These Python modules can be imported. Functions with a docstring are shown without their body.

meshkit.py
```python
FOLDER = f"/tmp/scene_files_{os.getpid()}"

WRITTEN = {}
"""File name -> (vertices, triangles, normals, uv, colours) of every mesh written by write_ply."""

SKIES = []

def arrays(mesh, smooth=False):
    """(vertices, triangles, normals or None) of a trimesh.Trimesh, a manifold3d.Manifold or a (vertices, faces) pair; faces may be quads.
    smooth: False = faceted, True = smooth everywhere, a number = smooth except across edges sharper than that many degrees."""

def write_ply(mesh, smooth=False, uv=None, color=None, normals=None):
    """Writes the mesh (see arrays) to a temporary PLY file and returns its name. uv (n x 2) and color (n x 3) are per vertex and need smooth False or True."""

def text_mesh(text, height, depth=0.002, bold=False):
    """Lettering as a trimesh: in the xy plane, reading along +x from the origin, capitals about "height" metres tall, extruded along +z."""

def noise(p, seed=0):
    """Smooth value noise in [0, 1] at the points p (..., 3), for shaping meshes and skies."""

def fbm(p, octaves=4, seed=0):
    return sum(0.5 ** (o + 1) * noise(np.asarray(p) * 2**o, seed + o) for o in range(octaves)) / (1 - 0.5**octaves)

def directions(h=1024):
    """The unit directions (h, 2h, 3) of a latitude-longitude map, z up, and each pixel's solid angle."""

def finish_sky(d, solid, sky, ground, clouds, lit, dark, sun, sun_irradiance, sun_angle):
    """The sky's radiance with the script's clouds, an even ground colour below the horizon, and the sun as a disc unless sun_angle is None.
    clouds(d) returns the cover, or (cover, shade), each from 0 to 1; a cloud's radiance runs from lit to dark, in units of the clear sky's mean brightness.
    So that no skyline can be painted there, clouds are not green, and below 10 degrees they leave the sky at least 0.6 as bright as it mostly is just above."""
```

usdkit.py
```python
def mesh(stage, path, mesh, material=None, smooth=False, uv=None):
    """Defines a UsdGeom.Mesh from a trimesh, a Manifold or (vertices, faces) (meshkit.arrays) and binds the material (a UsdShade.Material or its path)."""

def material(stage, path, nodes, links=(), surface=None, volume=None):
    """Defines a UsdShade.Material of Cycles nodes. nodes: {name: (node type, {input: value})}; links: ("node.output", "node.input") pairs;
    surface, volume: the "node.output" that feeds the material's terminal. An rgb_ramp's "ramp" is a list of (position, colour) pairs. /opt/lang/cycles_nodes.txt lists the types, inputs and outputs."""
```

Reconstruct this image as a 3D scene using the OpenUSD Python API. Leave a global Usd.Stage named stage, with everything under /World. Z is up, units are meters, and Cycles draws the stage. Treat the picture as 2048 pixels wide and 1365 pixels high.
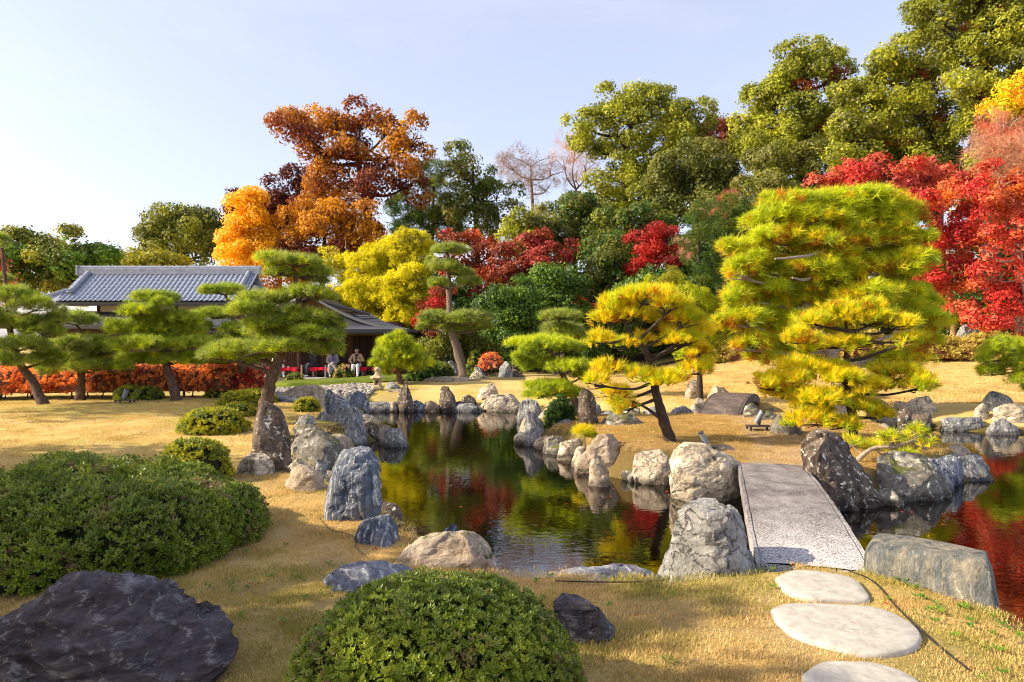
import math, re, random, numpy as np, trimesh, usdkit, meshkit, shapely, manifold3d
from shapely.geometry import Polygon, LineString
from scipy.spatial import cKDTree
from pxr import Usd, UsdGeom, UsdLux, UsdShade, Gf, Vt, Sdf

stage = Usd.Stage.CreateInMemory()
UsdGeom.Xform.Define(stage, '/World')
# ------------------------------------------------------------------ camera, sky, sun, exposure
CAMH, FPX, CU, CV = 1.6, 1365.33, 1024.0, 682.5
cam = UsdGeom.Camera.Define(stage, '/World/camera')
cam.CreateFocalLengthAttr(24.0); cam.CreateHorizontalApertureAttr(36.0); cam.CreateExposureAttr(1.16)
cam.AddTranslateOp().Set((0, 0, CAMH)); cam.AddRotateXOp().Set(90.0)
SUN_EL, SUN_AZ = math.radians(30), math.radians(-96)
SD = np.array([math.cos(SUN_EL) * math.sin(SUN_AZ), math.cos(SUN_EL) * math.cos(SUN_AZ), math.sin(SUN_EL)])
skym = usdkit.material(stage, '/World/Looks/sky', {
    's': ('sky_texture', {'sky_type': 'single_scattering', 'sun_disc': False, 'sun_elevation': SUN_EL, 'sun_rotation': SUN_AZ % (2 * math.pi), 'aerosol_density': 2.2, 'air_density': 1.0, 'ozone_density': 2.0}),
    'tc': ('texture_coordinate', {}), 'mp': ('mapping', {'scale': (1.2, 1.2, 4.0)}),
    'n': ('noise_texture', {'scale': 1.6, 'detail': 7.0, 'roughness': 0.6, 'distortion': 0.4}),
    'r': ('rgb_ramp', {'ramp': [(0, (0.36,) * 3), (0.5, (0.42,) * 3), (0.66, (0.58,) * 3), (1, (0.85,) * 3)]}),
    'ti': ('mix_color', {'blend_type': 'multiply', 'fac': 1.0, 'b': (.98, .87, .86), 'use_clamp': False}),
    'm': ('mix_color', {'b': (2.95, 2.95, 3.35)}),
    'b': ('background_shader', {'strength': 0.15})},
    [('tc.generated', 'mp.vector'), ('mp.vector', 'n.vector'), ('n.fac', 'r.fac'), ('r.color', 'm.fac'), ('s.color', 'ti.a'), ('ti.result', 'm.a'), ('m.result', 'b.color')], surface='b.background')
dome = UsdLux.DomeLight.Define(stage, '/World/sky')
UsdShade.MaterialBindingAPI.Apply(dome.GetPrim()).Bind(skym)
dome.GetPrim().SetCustomDataByKey('kind', 'structure')
sun = UsdLux.DistantLight.Define(stage, '/World/sun')
sun.CreateIntensityAttr(1.25); sun.CreateNormalizeAttr(True); sun.CreateAngleAttr(0.5); sun.CreateColorAttr((1.0, 0.85, 0.62))
_z = Gf.Vec3d(*map(float, SD)); _x = Gf.Cross(Gf.Vec3d(0, 0, 1), _z).GetNormalized(); _y = Gf.Cross(_z, _x)
sun.AddTransformOp().Set(Gf.Matrix4d(*_x, 0, *_y, 0, *_z, 0, 0, 0, 0, 1))

# ------------------------------------------------------------------ helpers
WATER = -0.40
USED = {}
def uname(parent, name):
    k = USED.get((parent, name), 0); USED[(parent, name)] = k + 1
    return f'{parent}/{name}' + (f'_{k:03d}' if k else '')
def tagp(prim, **kw):
    for k, v in kw.items():
        if v: prim.SetCustomDataByKey(k, v)
ORIGIN = {}
def thing(name, label, cat, loc=(0, 0, 0), group=None):
    p = uname('/World', name)
    x = UsdGeom.Xform.Define(stage, p); x.AddTranslateOp().Set(tuple(map(float, loc)))
    tagp(x.GetPrim(), label=label, category=cat, group=group)
    ORIGIN[p] = np.array(loc, float)
    return p
def arr(mesh):
    if hasattr(mesh, 'to_mesh'):
        m = mesh.to_mesh(); return np.array(m.vert_properties[:, :3], float), np.array(m.tri_verts)
    if isinstance(mesh, trimesh.Trimesh): return np.array(mesh.vertices), np.array(mesh.faces)
    return mesh
def org(p):
    while p not in ORIGIN and p.count('/') > 1: p = p.rsplit('/', 1)[0]
    return ORIGIN.get(p, np.zeros(3))
def part(parent, name, mesh, mat, smooth=40, label=None, kind=None):
    """world-space mesh as a part of parent"""
    p = uname(parent, name)
    v, f = arr(mesh)
    m = usdkit.mesh(stage, p, (np.asarray(v, float) - org(parent), f), mat, smooth=smooth)
    tagp(m.GetPrim(), label=label, kind=kind)
    return p
def single(name, mesh, mat, label=None, cat=None, group=None, kind=None, smooth=40):
    p = uname('/World', name)
    m = usdkit.mesh(stage, p, arr(mesh), mat, smooth=smooth)
    tagp(m.GetPrim(), label=label, category=cat, group=group, kind=kind)
    return p
def P(u, v, Y):
    return np.array([(u - CU) / FPX * Y, Y, CAMH - (v - CV) / FPX * Y])
def quat_from(n, spin):
    """rotation taking +z to n with a spin about it: (N,4) w,x,y,z"""
    n = n / np.linalg.norm(n, axis=1, keepdims=True)
    c = n[:, 2]; w = np.sqrt(np.maximum((1 + c) / 2, 1e-6)); ax = np.stack([-n[:, 1], n[:, 0], np.zeros(len(n))], 1)
    q = np.concatenate([w[:, None], ax / (2 * w[:, None])], 1)
    q /= np.linalg.norm(q, axis=1, keepdims=True)
    s = np.stack([np.cos(spin / 2), 0 * spin, 0 * spin, np.sin(spin / 2)], 1)
    a, b = q, s
    return np.stack([a[:, 0] * b[:, 0] - a[:, 3] * b[:, 3], a[:, 1] * b[:, 0] + a[:, 2] * b[:, 3], a[:, 2] * b[:, 0] - a[:, 1] * b[:, 3], a[:, 0] * b[:, 3] + a[:, 3] * b[:, 0]], 1)
def instancer(parent, name, protos, pos, nrm, scale, idx, rng, kind='stuff', pname='leaf_spray', top=None):
    p = uname(parent, name)
    pi = UsdGeom.PointInstancer.Define(stage, p)
    ts = []
    for k, (mesh, mat) in enumerate(protos):
        ts.append(usdkit.mesh(stage, f'{p}/{pname}_{k:03d}', mesh, mat).GetPath())
    pi.CreatePrototypesRel().SetTargets(ts)
    n = len(pos)
    q = quat_from(np.asarray(nrm, float), rng.uniform(0, 6.283, n))
    pi.CreatePositionsAttr(Vt.Vec3fArray.FromNumpy((np.asarray(pos) - org(parent)).astype(np.float32)))
    pi.CreateProtoIndicesAttr(Vt.IntArray.FromNumpy(np.asarray(idx, np.int32)))
    q = np.concatenate([q[:, 1:], q[:, :1]], 1)  # Gf quaternions are stored imaginary first
    pi.CreateOrientationsAttr(Vt.QuathArray.FromNumpy(q.astype(np.float16)))
    sc = np.asarray(scale, float)
    if sc.ndim == 1: sc = np.repeat(sc[:, None], 3, 1)
    pi.CreateScalesAttr(Vt.Vec3fArray.FromNumpy(sc.astype(np.float32)))
    tagp(pi.GetPrim(), kind=kind, **(top or {}))
    return p
def smoothline(pts, n=6):
    p = np.asarray(pts, float)
    if len(p) < 3: return np.array([p[0] + (p[-1] - p[0]) * t for t in np.linspace(0, 1, n + 1)])
    q = np.vstack([2 * p[0] - p[1], p, 2 * p[-1] - p[-2]]); out = []
    for i in range(1, len(q) - 2):
        for t in np.linspace(0, 1, n, endpoint=False):
            a, b, c, d = q[i - 1], q[i], q[i + 1], q[i + 2]
            out.append(.5 * ((2 * b) + (c - a) * t + (2 * a - 5 * b + 4 * c - d) * t * t + (3 * b - a - 3 * c + d) * t ** 3))
    out.append(p[-1]); return np.array(out)
def tube(pts, r0, r1, sides=8, n=5, rough=0.0, seed=0, flare=0.0):
    p = smoothline(pts, n); m = len(p)
    t = np.gradient(p, axis=0); t /= np.linalg.norm(t, axis=1, keepdims=True) + 1e-9
    a = np.cross(t, np.tile([0.31, 0.95, 0.05], (m, 1))); a /= np.linalg.norm(a, axis=1, keepdims=True) + 1e-9
    b = np.cross(t, a); s = np.linspace(0, 1, m)
    r = r0 + (r1 - r0) * s + flare * r0 * np.exp(-s * 14)
    th = np.arange(sides) * 2 * np.pi / sides
    ring = np.cos(th)[None, :, None] * a[:, None] + np.sin(th)[None, :, None] * b[:, None]
    rr = np.repeat(r[:, None], sides, 1)
    if rough:
        q = p[:, None] + ring * r0
        rr = rr * (1 + rough * (meshkit.fbm(q / max(r0, .01) * 1.3, 3, seed) - .5) * 2)
    v = (p[:, None] + ring * rr[..., None]).reshape(-1, 3)
    i, j = np.meshgrid(np.arange(m - 1), np.arange(sides), indexing='ij')
    quad = np.stack([i * sides + j, i * sides + (j + 1) % sides, (i + 1) * sides + (j + 1) % sides, (i + 1) * sides + j], -1).reshape(-1, 4)
    f = np.vstack([quad[:, [0, 1, 2]], quad[:, [0, 2, 3]]])
    e0, e1 = len(v), len(v) + 1
    v = np.vstack([v, p[0], p[-1]]); jj = np.arange(sides)
    f = np.vstack([f, np.stack([np.full(sides, e0), (jj + 1) % sides, jj], 1), np.stack([np.full(sides, e1), (m - 1) * sides + jj, (m - 1) * sides + (jj + 1) % sides], 1)])
    return v, f
def cat(ms):
    vs, fs, n = [], [], 0
    for m in ms:
        v, f = arr(m); f = np.asarray(f)
        if f.shape[1] == 4: f = np.vstack([f[:, [0, 1, 2]], f[:, [0, 2, 3]]])
        vs.append(v); fs.append(f + n); n += len(v)
    return np.vstack(vs), np.vstack(fs)
def box(lo, hi, bev=0.0):
    lo, hi = np.array(lo, float), np.array(hi, float)
    if bev <= 0:
        b = trimesh.creation.box(hi - lo); b.apply_translation((lo + hi) / 2); return arr(b)
    pts = []
    for k in range(3):
        e = np.full(3, bev); e[k] = 0
        for s in np.ndindex(2, 2, 2): pts.append([(lo[i] + e[i]) if s[i] == 0 else (hi[i] - e[i]) for i in range(3)])
    return arr(trimesh.convex.convex_hull(np.array(pts)))
def bar(a, b, w, h, up=(0, 0, 1)):
    """box beam from a to b, w wide, h high"""
    a, b = np.array(a, float), np.array(b, float); t = b - a; L = np.linalg.norm(t); t /= L
    s = np.cross(t, up); s /= np.linalg.norm(s); n = np.cross(s, t)
    v = np.array([p + s * x * w / 2 + n * y * h / 2 for p in (a, b) for x, y in ((-1, -1), (1, -1), (1, 1), (-1, 1))])
    f = np.array([[0, 3, 2, 1], [4, 5, 6, 7], [0, 1, 5, 4], [1, 2, 6, 5], [2, 3, 7, 6], [3, 0, 4, 7]])
    return v, np.vstack([f[:, [0, 1, 2]], f[:, [0, 2, 3]]])
def lathe(prof, c, sides=20):
    pr = np.array(prof, float); th = np.arange(sides) * 2 * np.pi / sides
    v = np.stack([pr[:, None, 0] * np.cos(th), pr[:, None, 0] * np.sin(th), np.repeat(pr[:, 1:2], sides, 1)], -1).reshape(-1, 3) + np.array(c)
    m = len(pr); i, j = np.meshgrid(np.arange(m - 1), np.arange(sides), indexing='ij')
    q = np.stack([i * sides + j, i * sides + (j + 1) % sides, (i + 1) * sides + (j + 1) % sides, (i + 1) * sides + j], -1).reshape(-1, 4)
    return v, np.vstack([q[:, [0, 1, 2]], q[:, [0, 2, 3]]])

# ------------------------------------------------------------------ materials
MAT = {}
def leafmat(name, cols, trans=0.3, rough=0.5, pscale=0.6, spec=0.3, tg=1.5):
    n = len(cols); ramp = [(i / (n - 1), c) for i, c in enumerate(cols)]
    MAT[name] = usdkit.material(stage, '/World/Looks/' + name, {
        'g': ('geometry', {}), 'o': ('object_info', {}), 'ns': ('noise_texture', {'scale': pscale, 'detail': 2.0}),
        'a': ('math', {'math_type': 'multiply', 'value2': 0.40}), 'b': ('math', {'math_type': 'multiply_add', 'value2': 0.42}), 'c': ('math', {'math_type': 'multiply_add', 'value2': 0.7}),
        's': ('math', {'math_type': 'subtract', 'value2': 0.25}),
        'r': ('rgb_ramp', {'ramp': ramp}), 'tm': ('mix_color', {'blend_type': 'multiply', 'fac': 1.0, 'b': (tg, tg, tg * .8), 'use_clamp': False}),
        'p': ('principled_bsdf', {'roughness': rough, 'specular_ior_level': spec}), 't': ('translucent_bsdf', {}), 'mx': ('mix_closure', {'fac': trans})},
        [('g.random_per_island', 'a.value1'), ('o.random', 'b.value1'), ('a.value', 'b.value3'), ('g.position', 'ns.vector'), ('ns.fac', 'c.value1'), ('b.value', 'c.value3'), ('c.value', 's.value1'), ('s.value', 'r.fac'),
         ('r.color', 'p.base_color'), ('r.color', 'tm.a'), ('tm.result', 't.color'), ('p.BSDF', 'mx.closure1'), ('t.BSDF', 'mx.closure2')], surface='mx.closure')
leafmat('pine_green', [(.09, .15, .012), (.26, .34, .025), (.46, .49, .045), (.64, .60, .10)], pscale=2.0)
leafmat('pine_greyish', [(.08, .12, .03), (.25, .29, .07), (.42, .43, .11), (.56, .54, .17)], pscale=2.0)
leafmat('pine_lime', [(.20, .28, .008), (.46, .52, .012), (.66, .66, .02), (.80, .72, .03)], pscale=1.5)
leafmat('pine_gold', [(.46, .38, .008), (.72, .58, .01), (.84, .67, .015), (.88, .72, .03)], pscale=1.5)
leafmat('pine_rust', [(.30, .10, .008), (.48, .19, .01), (.60, .28, .015)], pscale=1.5)
leafmat('camphor', [(.065, .085, .01), (.20, .22, .018), (.39, .38, .035), (.55, .51, .09)], pscale=0.5)
leafmat('camphor_bright', [(.10, .115, .01), (.31, .33, .02), (.54, .52, .04), (.70, .64, .10)], pscale=0.5)
leafmat('olive_dark', [(.035, .05, .008), (.115, .135, .018), (.24, .24, .035), (.37, .34, .075)], pscale=0.5)
leafmat('olive_grey', [(.055, .07, .014), (.19, .19, .04), (.34, .31, .085), (.46, .41, .15)], pscale=0.5)
leafmat('deep_green', [(.018, .042, .008), (.058, .125, .017), (.13, .21, .026), (.26, .32, .055)], pscale=0.7)
leafmat('fresh_green', [(.03, .08, .009), (.10, .19, .014), (.19, .30, .025), (.34, .42, .06)], pscale=0.7)
leafmat('conifer', [(.025, .055, .008), (.09, .13, .014), (.20, .23, .024), (.33, .31, .045)], pscale=0.7)
leafmat('ginkgo', [(.55, .28, .008), (.78, .42, .01), (.88, .54, .015), (.90, .60, .04)], pscale=0.4)
leafmat('zelkova', [(.11, .035, .008), (.34, .12, .01), (.56, .25, .014), (.68, .36, .03)], pscale=0.35)
leafmat('zelkova_gold', [(.25, .09, .008), (.60, .27, .01), (.78, .42, .012), (.80, .46, .03)], pscale=0.35)
leafmat('wine', [(.03, .006, .008), (.09, .018, .014), (.16, .03, .02), (.22, .06, .03)], pscale=0.4)
leafmat('redbrown', [(.07, .012, .008), (.18, .035, .015), (.28, .07, .02), (.35, .12, .03)], pscale=0.4)
leafmat('maple_red', [(.14, .006, .008), (.42, .02, .016), (.64, .06, .03), (.70, .17, .08)], pscale=0.9, tg=1.3)
leafmat('maple_salmon', [(.28, .032, .018), (.56, .11, .05), (.70, .21, .10), (.76, .34, .20)], pscale=0.7)
leafmat('maple_orange', [(.36, .05, .012), (.64, .16, .025), (.76, .28, .06), (.80, .42, .14)], pscale=0.7)
leafmat('maple_dull', [(.08, .01, .006), (.22, .04, .012), (.36, .09, .02), (.40, .16, .03)], pscale=0.7)
leafmat('maple_pink', [(.18, .012, .014), (.38, .05, .04), (.52, .11, .09), (.60, .2, .15)], pscale=0.7)
leafmat('bamboo_leaf', [(.36, .34, .006), (.62, .56, .01), (.78, .68, .016), (.86, .73, .04)], pscale=0.6)
leafmat('yellowgreen', [(.12, .13, .008), (.26, .25, .012), (.42, .36, .02), (.5, .42, .05)], pscale=0.5)
leafmat('twig_pink', [(.35, .18, .10), (.60, .34, .22), (.70, .46, .33)], pscale=0.7)
leafmat('twig_brown', [(.12, .075, .05), (.28, .17, .11), (.40, .27, .18)], pscale=0.7)
leafmat('azalea', [(.055, .095, .008), (.17, .235, .016), (.32, .355, .026), (.48, .45, .05)], pscale=2.5, spec=0.45, rough=0.38, trans=0.22)
leafmat('azalea_tip', [(.10, .13, .014), (.20, .22, .03), (.26, .18, .07), (.30, .14, .08)], pscale=2.5, spec=0.45, rough=0.38, trans=0.22)
leafmat('azalea_gold', [(.13, .15, .008), (.34, .33, .014), (.52, .46, .02), (.60, .50, .04)], pscale=2.0)
leafmat('azalea_red', [(.60, .13, .03), (.84, .30, .065), (.90, .44, .13), (.90, .56, .24)], pscale=1.1)
leafmat('azalea_crimson', [(.22, .014, .012), (.48, .04, .024), (.62, .09, .04)], pscale=1.1)
leafmat('sasa', [(.22, .18, .03), (.44, .34, .06), (.58, .46, .13), (.5, .44, .22)], pscale=1.0)
leafmat('moss', [(.03, .07, .008), (.08, .14, .012), (.2, .22, .015)], pscale=1.0)
leafmat('dry_grass', [(.34, .22, .075), (.55, .38, .15), (.70, .52, .23), (.80, .67, .38)], pscale=1.5, trans=0.2, spec=0.15, rough=.7)
leafmat('gold_grass', [(.36, .25, .08), (.56, .41, .15), (.68, .53, .24), (.76, .64, .36)], pscale=1.5, trans=0.2, spec=0.15, rough=.7)
leafmat('green_grass', [(.18, .18, .03), (.38, .32, .08), (.58, .44, .16), (.72, .58, .28)], pscale=1.5, trans=0.25, spec=0.15, rough=.7)
leafmat('needle_brown', [(.20, .10, .03), (.42, .23, .06), (.58, .36, .11)], pscale=1.2)
leafmat('clover', [(.05, .12, .01), (.14, .24, .015), (.26, .34, .02)], pscale=3)
leafmat('fallen', [(.25, .02, .01), (.4, .08, .02), (.3, .14, .04)], pscale=9)

def plain(name, col, rough=0.6, var=0.25, scale=12.0, spec=0.4, bump=0.0, metal=0.0, stretch=(1, 1, 1), dist=0.01):
    c = np.array(col)
    nodes = {'g': ('geometry', {}), 'mp': ('mapping', {'scale': stretch}), 'n': ('noise_texture', {'scale': scale, 'detail': 6.0, 'roughness': 0.65}),
             'r': ('rgb_ramp', {'ramp': [(.25, tuple(c * (1 - var))), (.75, tuple(np.minimum(c * (1 + var), .9)))]}),
             'p': ('principled_bsdf', {'roughness': rough, 'specular_ior_level': spec, 'metallic': metal})}
    links = [('g.position', 'mp.vector'), ('mp.vector', 'n.vector'), ('n.fac', 'r.fac'), ('r.color', 'p.base_color')]
    if bump:
        nodes['b'] = ('bump', {'strength': bump, 'distance': dist}); links += [('n.fac', 'b.height'), ('b.normal', 'p.normal')]
    MAT[name] = usdkit.material(stage, '/World/Looks/' + name, nodes, links, surface='p.BSDF')
plain('bark_pine', (.11, .07, .05), .9, .75, 9, .2, 1.0, stretch=(2.2, 2.2, .9), dist=.05)
plain('bark_grey', (.14, .105, .08), .9, .6, 12, .2, .8, stretch=(2, 2, .6), dist=.03)
plain('bark_pale', (.30, .24, .19), .9, .5, 20, .2, .6, dist=.02)
plain('bark_dark', (.05, .036, .028), .9, .5, 14, .2, .6, dist=.03)
plain('bark_orange', (.30, .15, .07), .9, .4, 14, .2, .6, dist=.02)
plain('culm', (.34, .30, .07), .5, .3, 8)
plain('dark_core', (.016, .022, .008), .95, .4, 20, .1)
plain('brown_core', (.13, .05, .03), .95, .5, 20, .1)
plain('roof_tile', (.25, .28, .35), .34, .35, 9, .6, .2)
plain('roof_ridge', (.19, .215, .27), .4, .4, 6, .5, .3)
plain('roof_grey', (.05, .054, .07), .55, .3, 9, .5, .2)
plain('roof_edge', (.035, .033, .035), .6, .3, 9)
plain('plaster', (.62, .56, .44), .85, .08, 3, .2)
plain('plaster_tan', (.24, .14, .075), .85, .12, 3, .2)
plain('wood_dark', (.045, .022, .014), .65, .5, 6, .3, .3, stretch=(8, 8, .6))
plain('wood_plank', (.12, .045, .022), .6, .55, 5, .35, .3, stretch=(9, 9, .5))
plain('wood_post', (.20, .11, .06), .7, .4, 6, .3, .3, stretch=(8, 8, .6))
plain('stone_deck', (.30, .29, .28), .8, .25, 5, .3, .2)
plain('red_cloth', (.55, .012, .03), .8, .12, 10, .2, .2)
plain('pale_wood', (.34, .2, .12), .6, .3, 8)
plain('lantern_stone', (.36, .29, .19), .9, .4, 16, .2, .6)
plain('black_metal', (.03, .03, .033), .4, .3, 20, .5)
plain('grey_metal', (.14, .16, .2), .4, .2, 20, .5)
plain('cable_black', (.012, .012, .013), .5, .2, 20)
plain('white_stone', (.37, .35, .31), .85, .34, 16, .3, .35, dist=.006)
plain('pebble_a', (.22, .20, .18), .8, .5, 3, .3)
plain('pebble_b', (.12, .12, .135), .8, .5, 3, .3)
plain('pebble_c', (.31, .27, .22), .8, .4, 3, .3)
plain('gravel_bed', (.10, .09, .08), .9, .6, 24, .2, .8)
plain('soil', (.10, .07, .045), .95, .5, 6, .1, .6)
plain('moss_bed', (.10, .13, .012), .95, .5, 4, .1, .6)
plain('skin', (.52, .32, .23), .6, .08, 8)
plain('hair_black', (.015, .012, .011), .5, .2, 40)
plain('coat_cream', (.5, .44, .34), .85, .12, 30)
plain('coat_beige', (.42, .29, .16), .85, .12, 30)
plain('coat_grey', (.24, .22, .2), .85, .2, 30)
plain('coat_black', (.02, .02, .022), .85, .2, 30)
plain('cloth_white', (.7, .69, .68), .85, .06, 30)
plain('cloth_dark', (.03, .03, .045), .85, .2, 30)
plain('cloth_purple', (.12, .06, .3), .85, .2, 30)
plain('orange_fruit', (.75, .30, .02), .5, .15, 3)
plain('porcelain', (.7, .7, .68), .3, .05, 3)

def rockmat(name, cols, scale=2.2, rot=(0.2, 0.3, 0.5), st=(1, 1, 2.2), vein=None, vein_scale=3.0, vein_amt=.75, lichen=0.0, lichen_col=(.62, .60, .52), moss=0.0, moss_col=(.09, .10, .012), crack=0.0, crack_scale=5.0, wet=True, bump=1.0, lsc=14.0, bd=0.045, tone_zone=None):
    n = len(cols)
    nodes = {'g': ('geometry', {}), 'mp': ('mapping', {'scale': st, 'rotation': rot}),
             'n1': ('noise_texture', {'scale': scale, 'detail': 10.0, 'roughness': 0.68, 'distortion': 0.6}),
             'n2': ('noise_texture', {'scale': scale * 9, 'detail': 8.0, 'roughness': 0.7}),
             'r': ('rgb_ramp', {'ramp': [(.30 + .42 * i / (n - 1), c) for i, c in enumerate(cols)]}),
             'r2': ('rgb_ramp', {'ramp': [(.28, (.45,) * 3), (.5, (1, 1, 1)), (.75, (1.5,) * 3)]}),
             'mu': ('mix_color', {'blend_type': 'multiply', 'fac': .85, 'use_clamp': False}),
             'h': ('math', {'math_type': 'multiply_add', 'value2': .35}),
             'vd': ('mix_vector', {'fac': .22}), 'vo': ('voronoi_texture', {'scale': 7.0}), 'vs': ('separate_color', {}), 'h2': ('math', {'math_type': 'multiply_add', 'value2': .45}),
             'b': ('bump', {'strength': bump, 'distance': bd * 1.5}),
             'p': ('principled_bsdf', {'roughness': .82, 'specular_ior_level': .3})}
    links = [('g.position', 'mp.vector'), ('mp.vector', 'n1.vector'), ('g.position', 'n2.vector'), ('n1.fac', 'r.fac'), ('n2.fac', 'r2.fac'), ('r.color', 'mu.a'), ('r2.color', 'mu.b'),
             ('n2.fac', 'h.value1'), ('n1.fac', 'h.value3'), ('mp.vector', 'vd.a'), ('n1.color', 'vd.b'), ('vd.result', 'vo.vector'), ('vo.color', 'vs.color'), ('vs.r', 'h2.value1'), ('h.value', 'h2.value3')]
    col, hgt = 'mu.result', 'h2.value'
    if vein:
        nodes['w'] = ('wave_texture', {'scale': vein_scale, 'distortion': 11.0, 'detail': 6.0, 'detail_scale': .8, 'detail_roughness': .72})
        nodes['wr'] = ('rgb_ramp', {'ramp': [(0, (0, 0, 0)), (.86, (0, 0, 0)), (.99, (vein_amt,) * 3)]})
        nodes['wm'] = ('math', {'math_type': 'multiply'})
        nodes['wn'] = ('rgb_ramp', {'ramp': [(.44, (0, 0, 0)), (.56, (1, 1, 1))]})
        nodes['vm'] = ('mix_color', {'b': vein})
        links += [('mp.vector', 'w.vector'), ('w.fac', 'wr.fac'), ('wr.color', 'wm.value1'), ('n2.fac', 'wn.fac'), ('wn.color', 'wm.value2'), ('wm.value', 'vm.fac'), (col, 'vm.a')]
        col = 'vm.result'
    if crack:
        nodes['cv'] = ('voronoi_texture', {'feature': 'distance_to_edge', 'scale': crack_scale})
        nodes['cd'] = ('mix_vector', {'fac': .34})
        nodes['cr'] = ('rgb_ramp', {'ramp': [(0, (1, 1, 1)), (.012, (.6, .6, .6)), (.035, (0, 0, 0))]})
        nodes['cm'] = ('mix_color', {'b': (.05, .045, .04)})
        nodes['cf'] = ('math', {'math_type': 'multiply', 'value2': crack})
        nodes['ch'] = ('math', {'math_type': 'subtract'})
        links += [('g.position', 'cd.a'), ('n1.color', 'cd.b'), ('cd.result', 'cv.vector'), ('cv.distance', 'cr.fac'), ('cr.color', 'cf.value1'), ('cf.value', 'cm.fac'), (col, 'cm.a'), (hgt, 'ch.value1'), ('cf.value', 'ch.value2')]
        col, hgt = 'cm.result', 'ch.value'
    if lichen:
        nodes['ln'] = ('noise_texture', {'scale': lsc, 'detail': 4.0, 'roughness': .55, 'distortion': .4})
        nodes['lr'] = ('rgb_ramp', {'ramp': [(0, (0, 0, 0)), (.70 - .25 * lichen, (0, 0, 0)), (.76 - .25 * lichen, (.9,) * 3)]})
        nodes['lm'] = ('mix_color', {'b': lichen_col})
        if tone_zone:  # pale speckle gets denser over the deck towards the bank end
            nodes['wy'] = ('separate_xyz', {}); nodes['wmr'] = ('map_range', {'from_min': tone_zone[0], 'from_max': tone_zone[1], 'to_min': .15, 'to_max': -.02, 'clamp': True}); nodes['wad'] = ('math', {'math_type': 'add'})
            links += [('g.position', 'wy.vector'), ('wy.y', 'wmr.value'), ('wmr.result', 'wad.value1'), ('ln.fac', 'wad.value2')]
        links += [('g.position', 'ln.vector'), ('wad.value' if tone_zone else 'ln.fac', 'lr.fac'), ('lr.color', 'lm.fac'), (col, 'lm.a')]
        col = 'lm.result'
    if moss:
        nodes['sx'] = ('separate_xyz', {})
        nodes['mn'] = ('noise_texture', {'scale': 5.0, 'detail': 6.0, 'roughness': .65})
        nodes['ma'] = ('math', {'math_type': 'multiply_add', 'value2': .35})
        nodes['mr'] = ('rgb_ramp', {'ramp': [(0, (0, 0, 0)), (.86 - .3 * moss, (0, 0, 0)), (.98 - .3 * moss, (.95,) * 3)]})
        nodes['mm'] = ('mix_color', {'b': moss_col})
        links += [('g.normal', 'sx.vector'), ('g.position', 'mn.vector'), ('sx.z', 'ma.value1'), ('mn.fac', 'ma.value3'), ('ma.value', 'mr.fac'), ('mr.color', 'mm.fac'), (col, 'mm.a')]
        col = 'mm.result'
    if wet:  # the stain that the pond leaves along its waterline
        nodes['sz'] = ('separate_xyz', {}); nodes['zw'] = ('math', {'math_type': 'multiply_add', 'value2': .10})
        nodes['wz'] = ('map_range', {'from_min': WATER + .10, 'from_max': WATER + .17, 'to_min': .42, 'to_max': 1.0, 'clamp': True})
        nodes['cw'] = ('mix_color', {'blend_type': 'multiply', 'fac': 1.0})
        links += [('g.position', 'sz.vector'), ('n1.fac', 'zw.value1'), ('sz.z', 'zw.value3'), ('zw.value', 'wz.value'), (col, 'cw.a'), ('wz.result', 'cw.b')]
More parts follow.
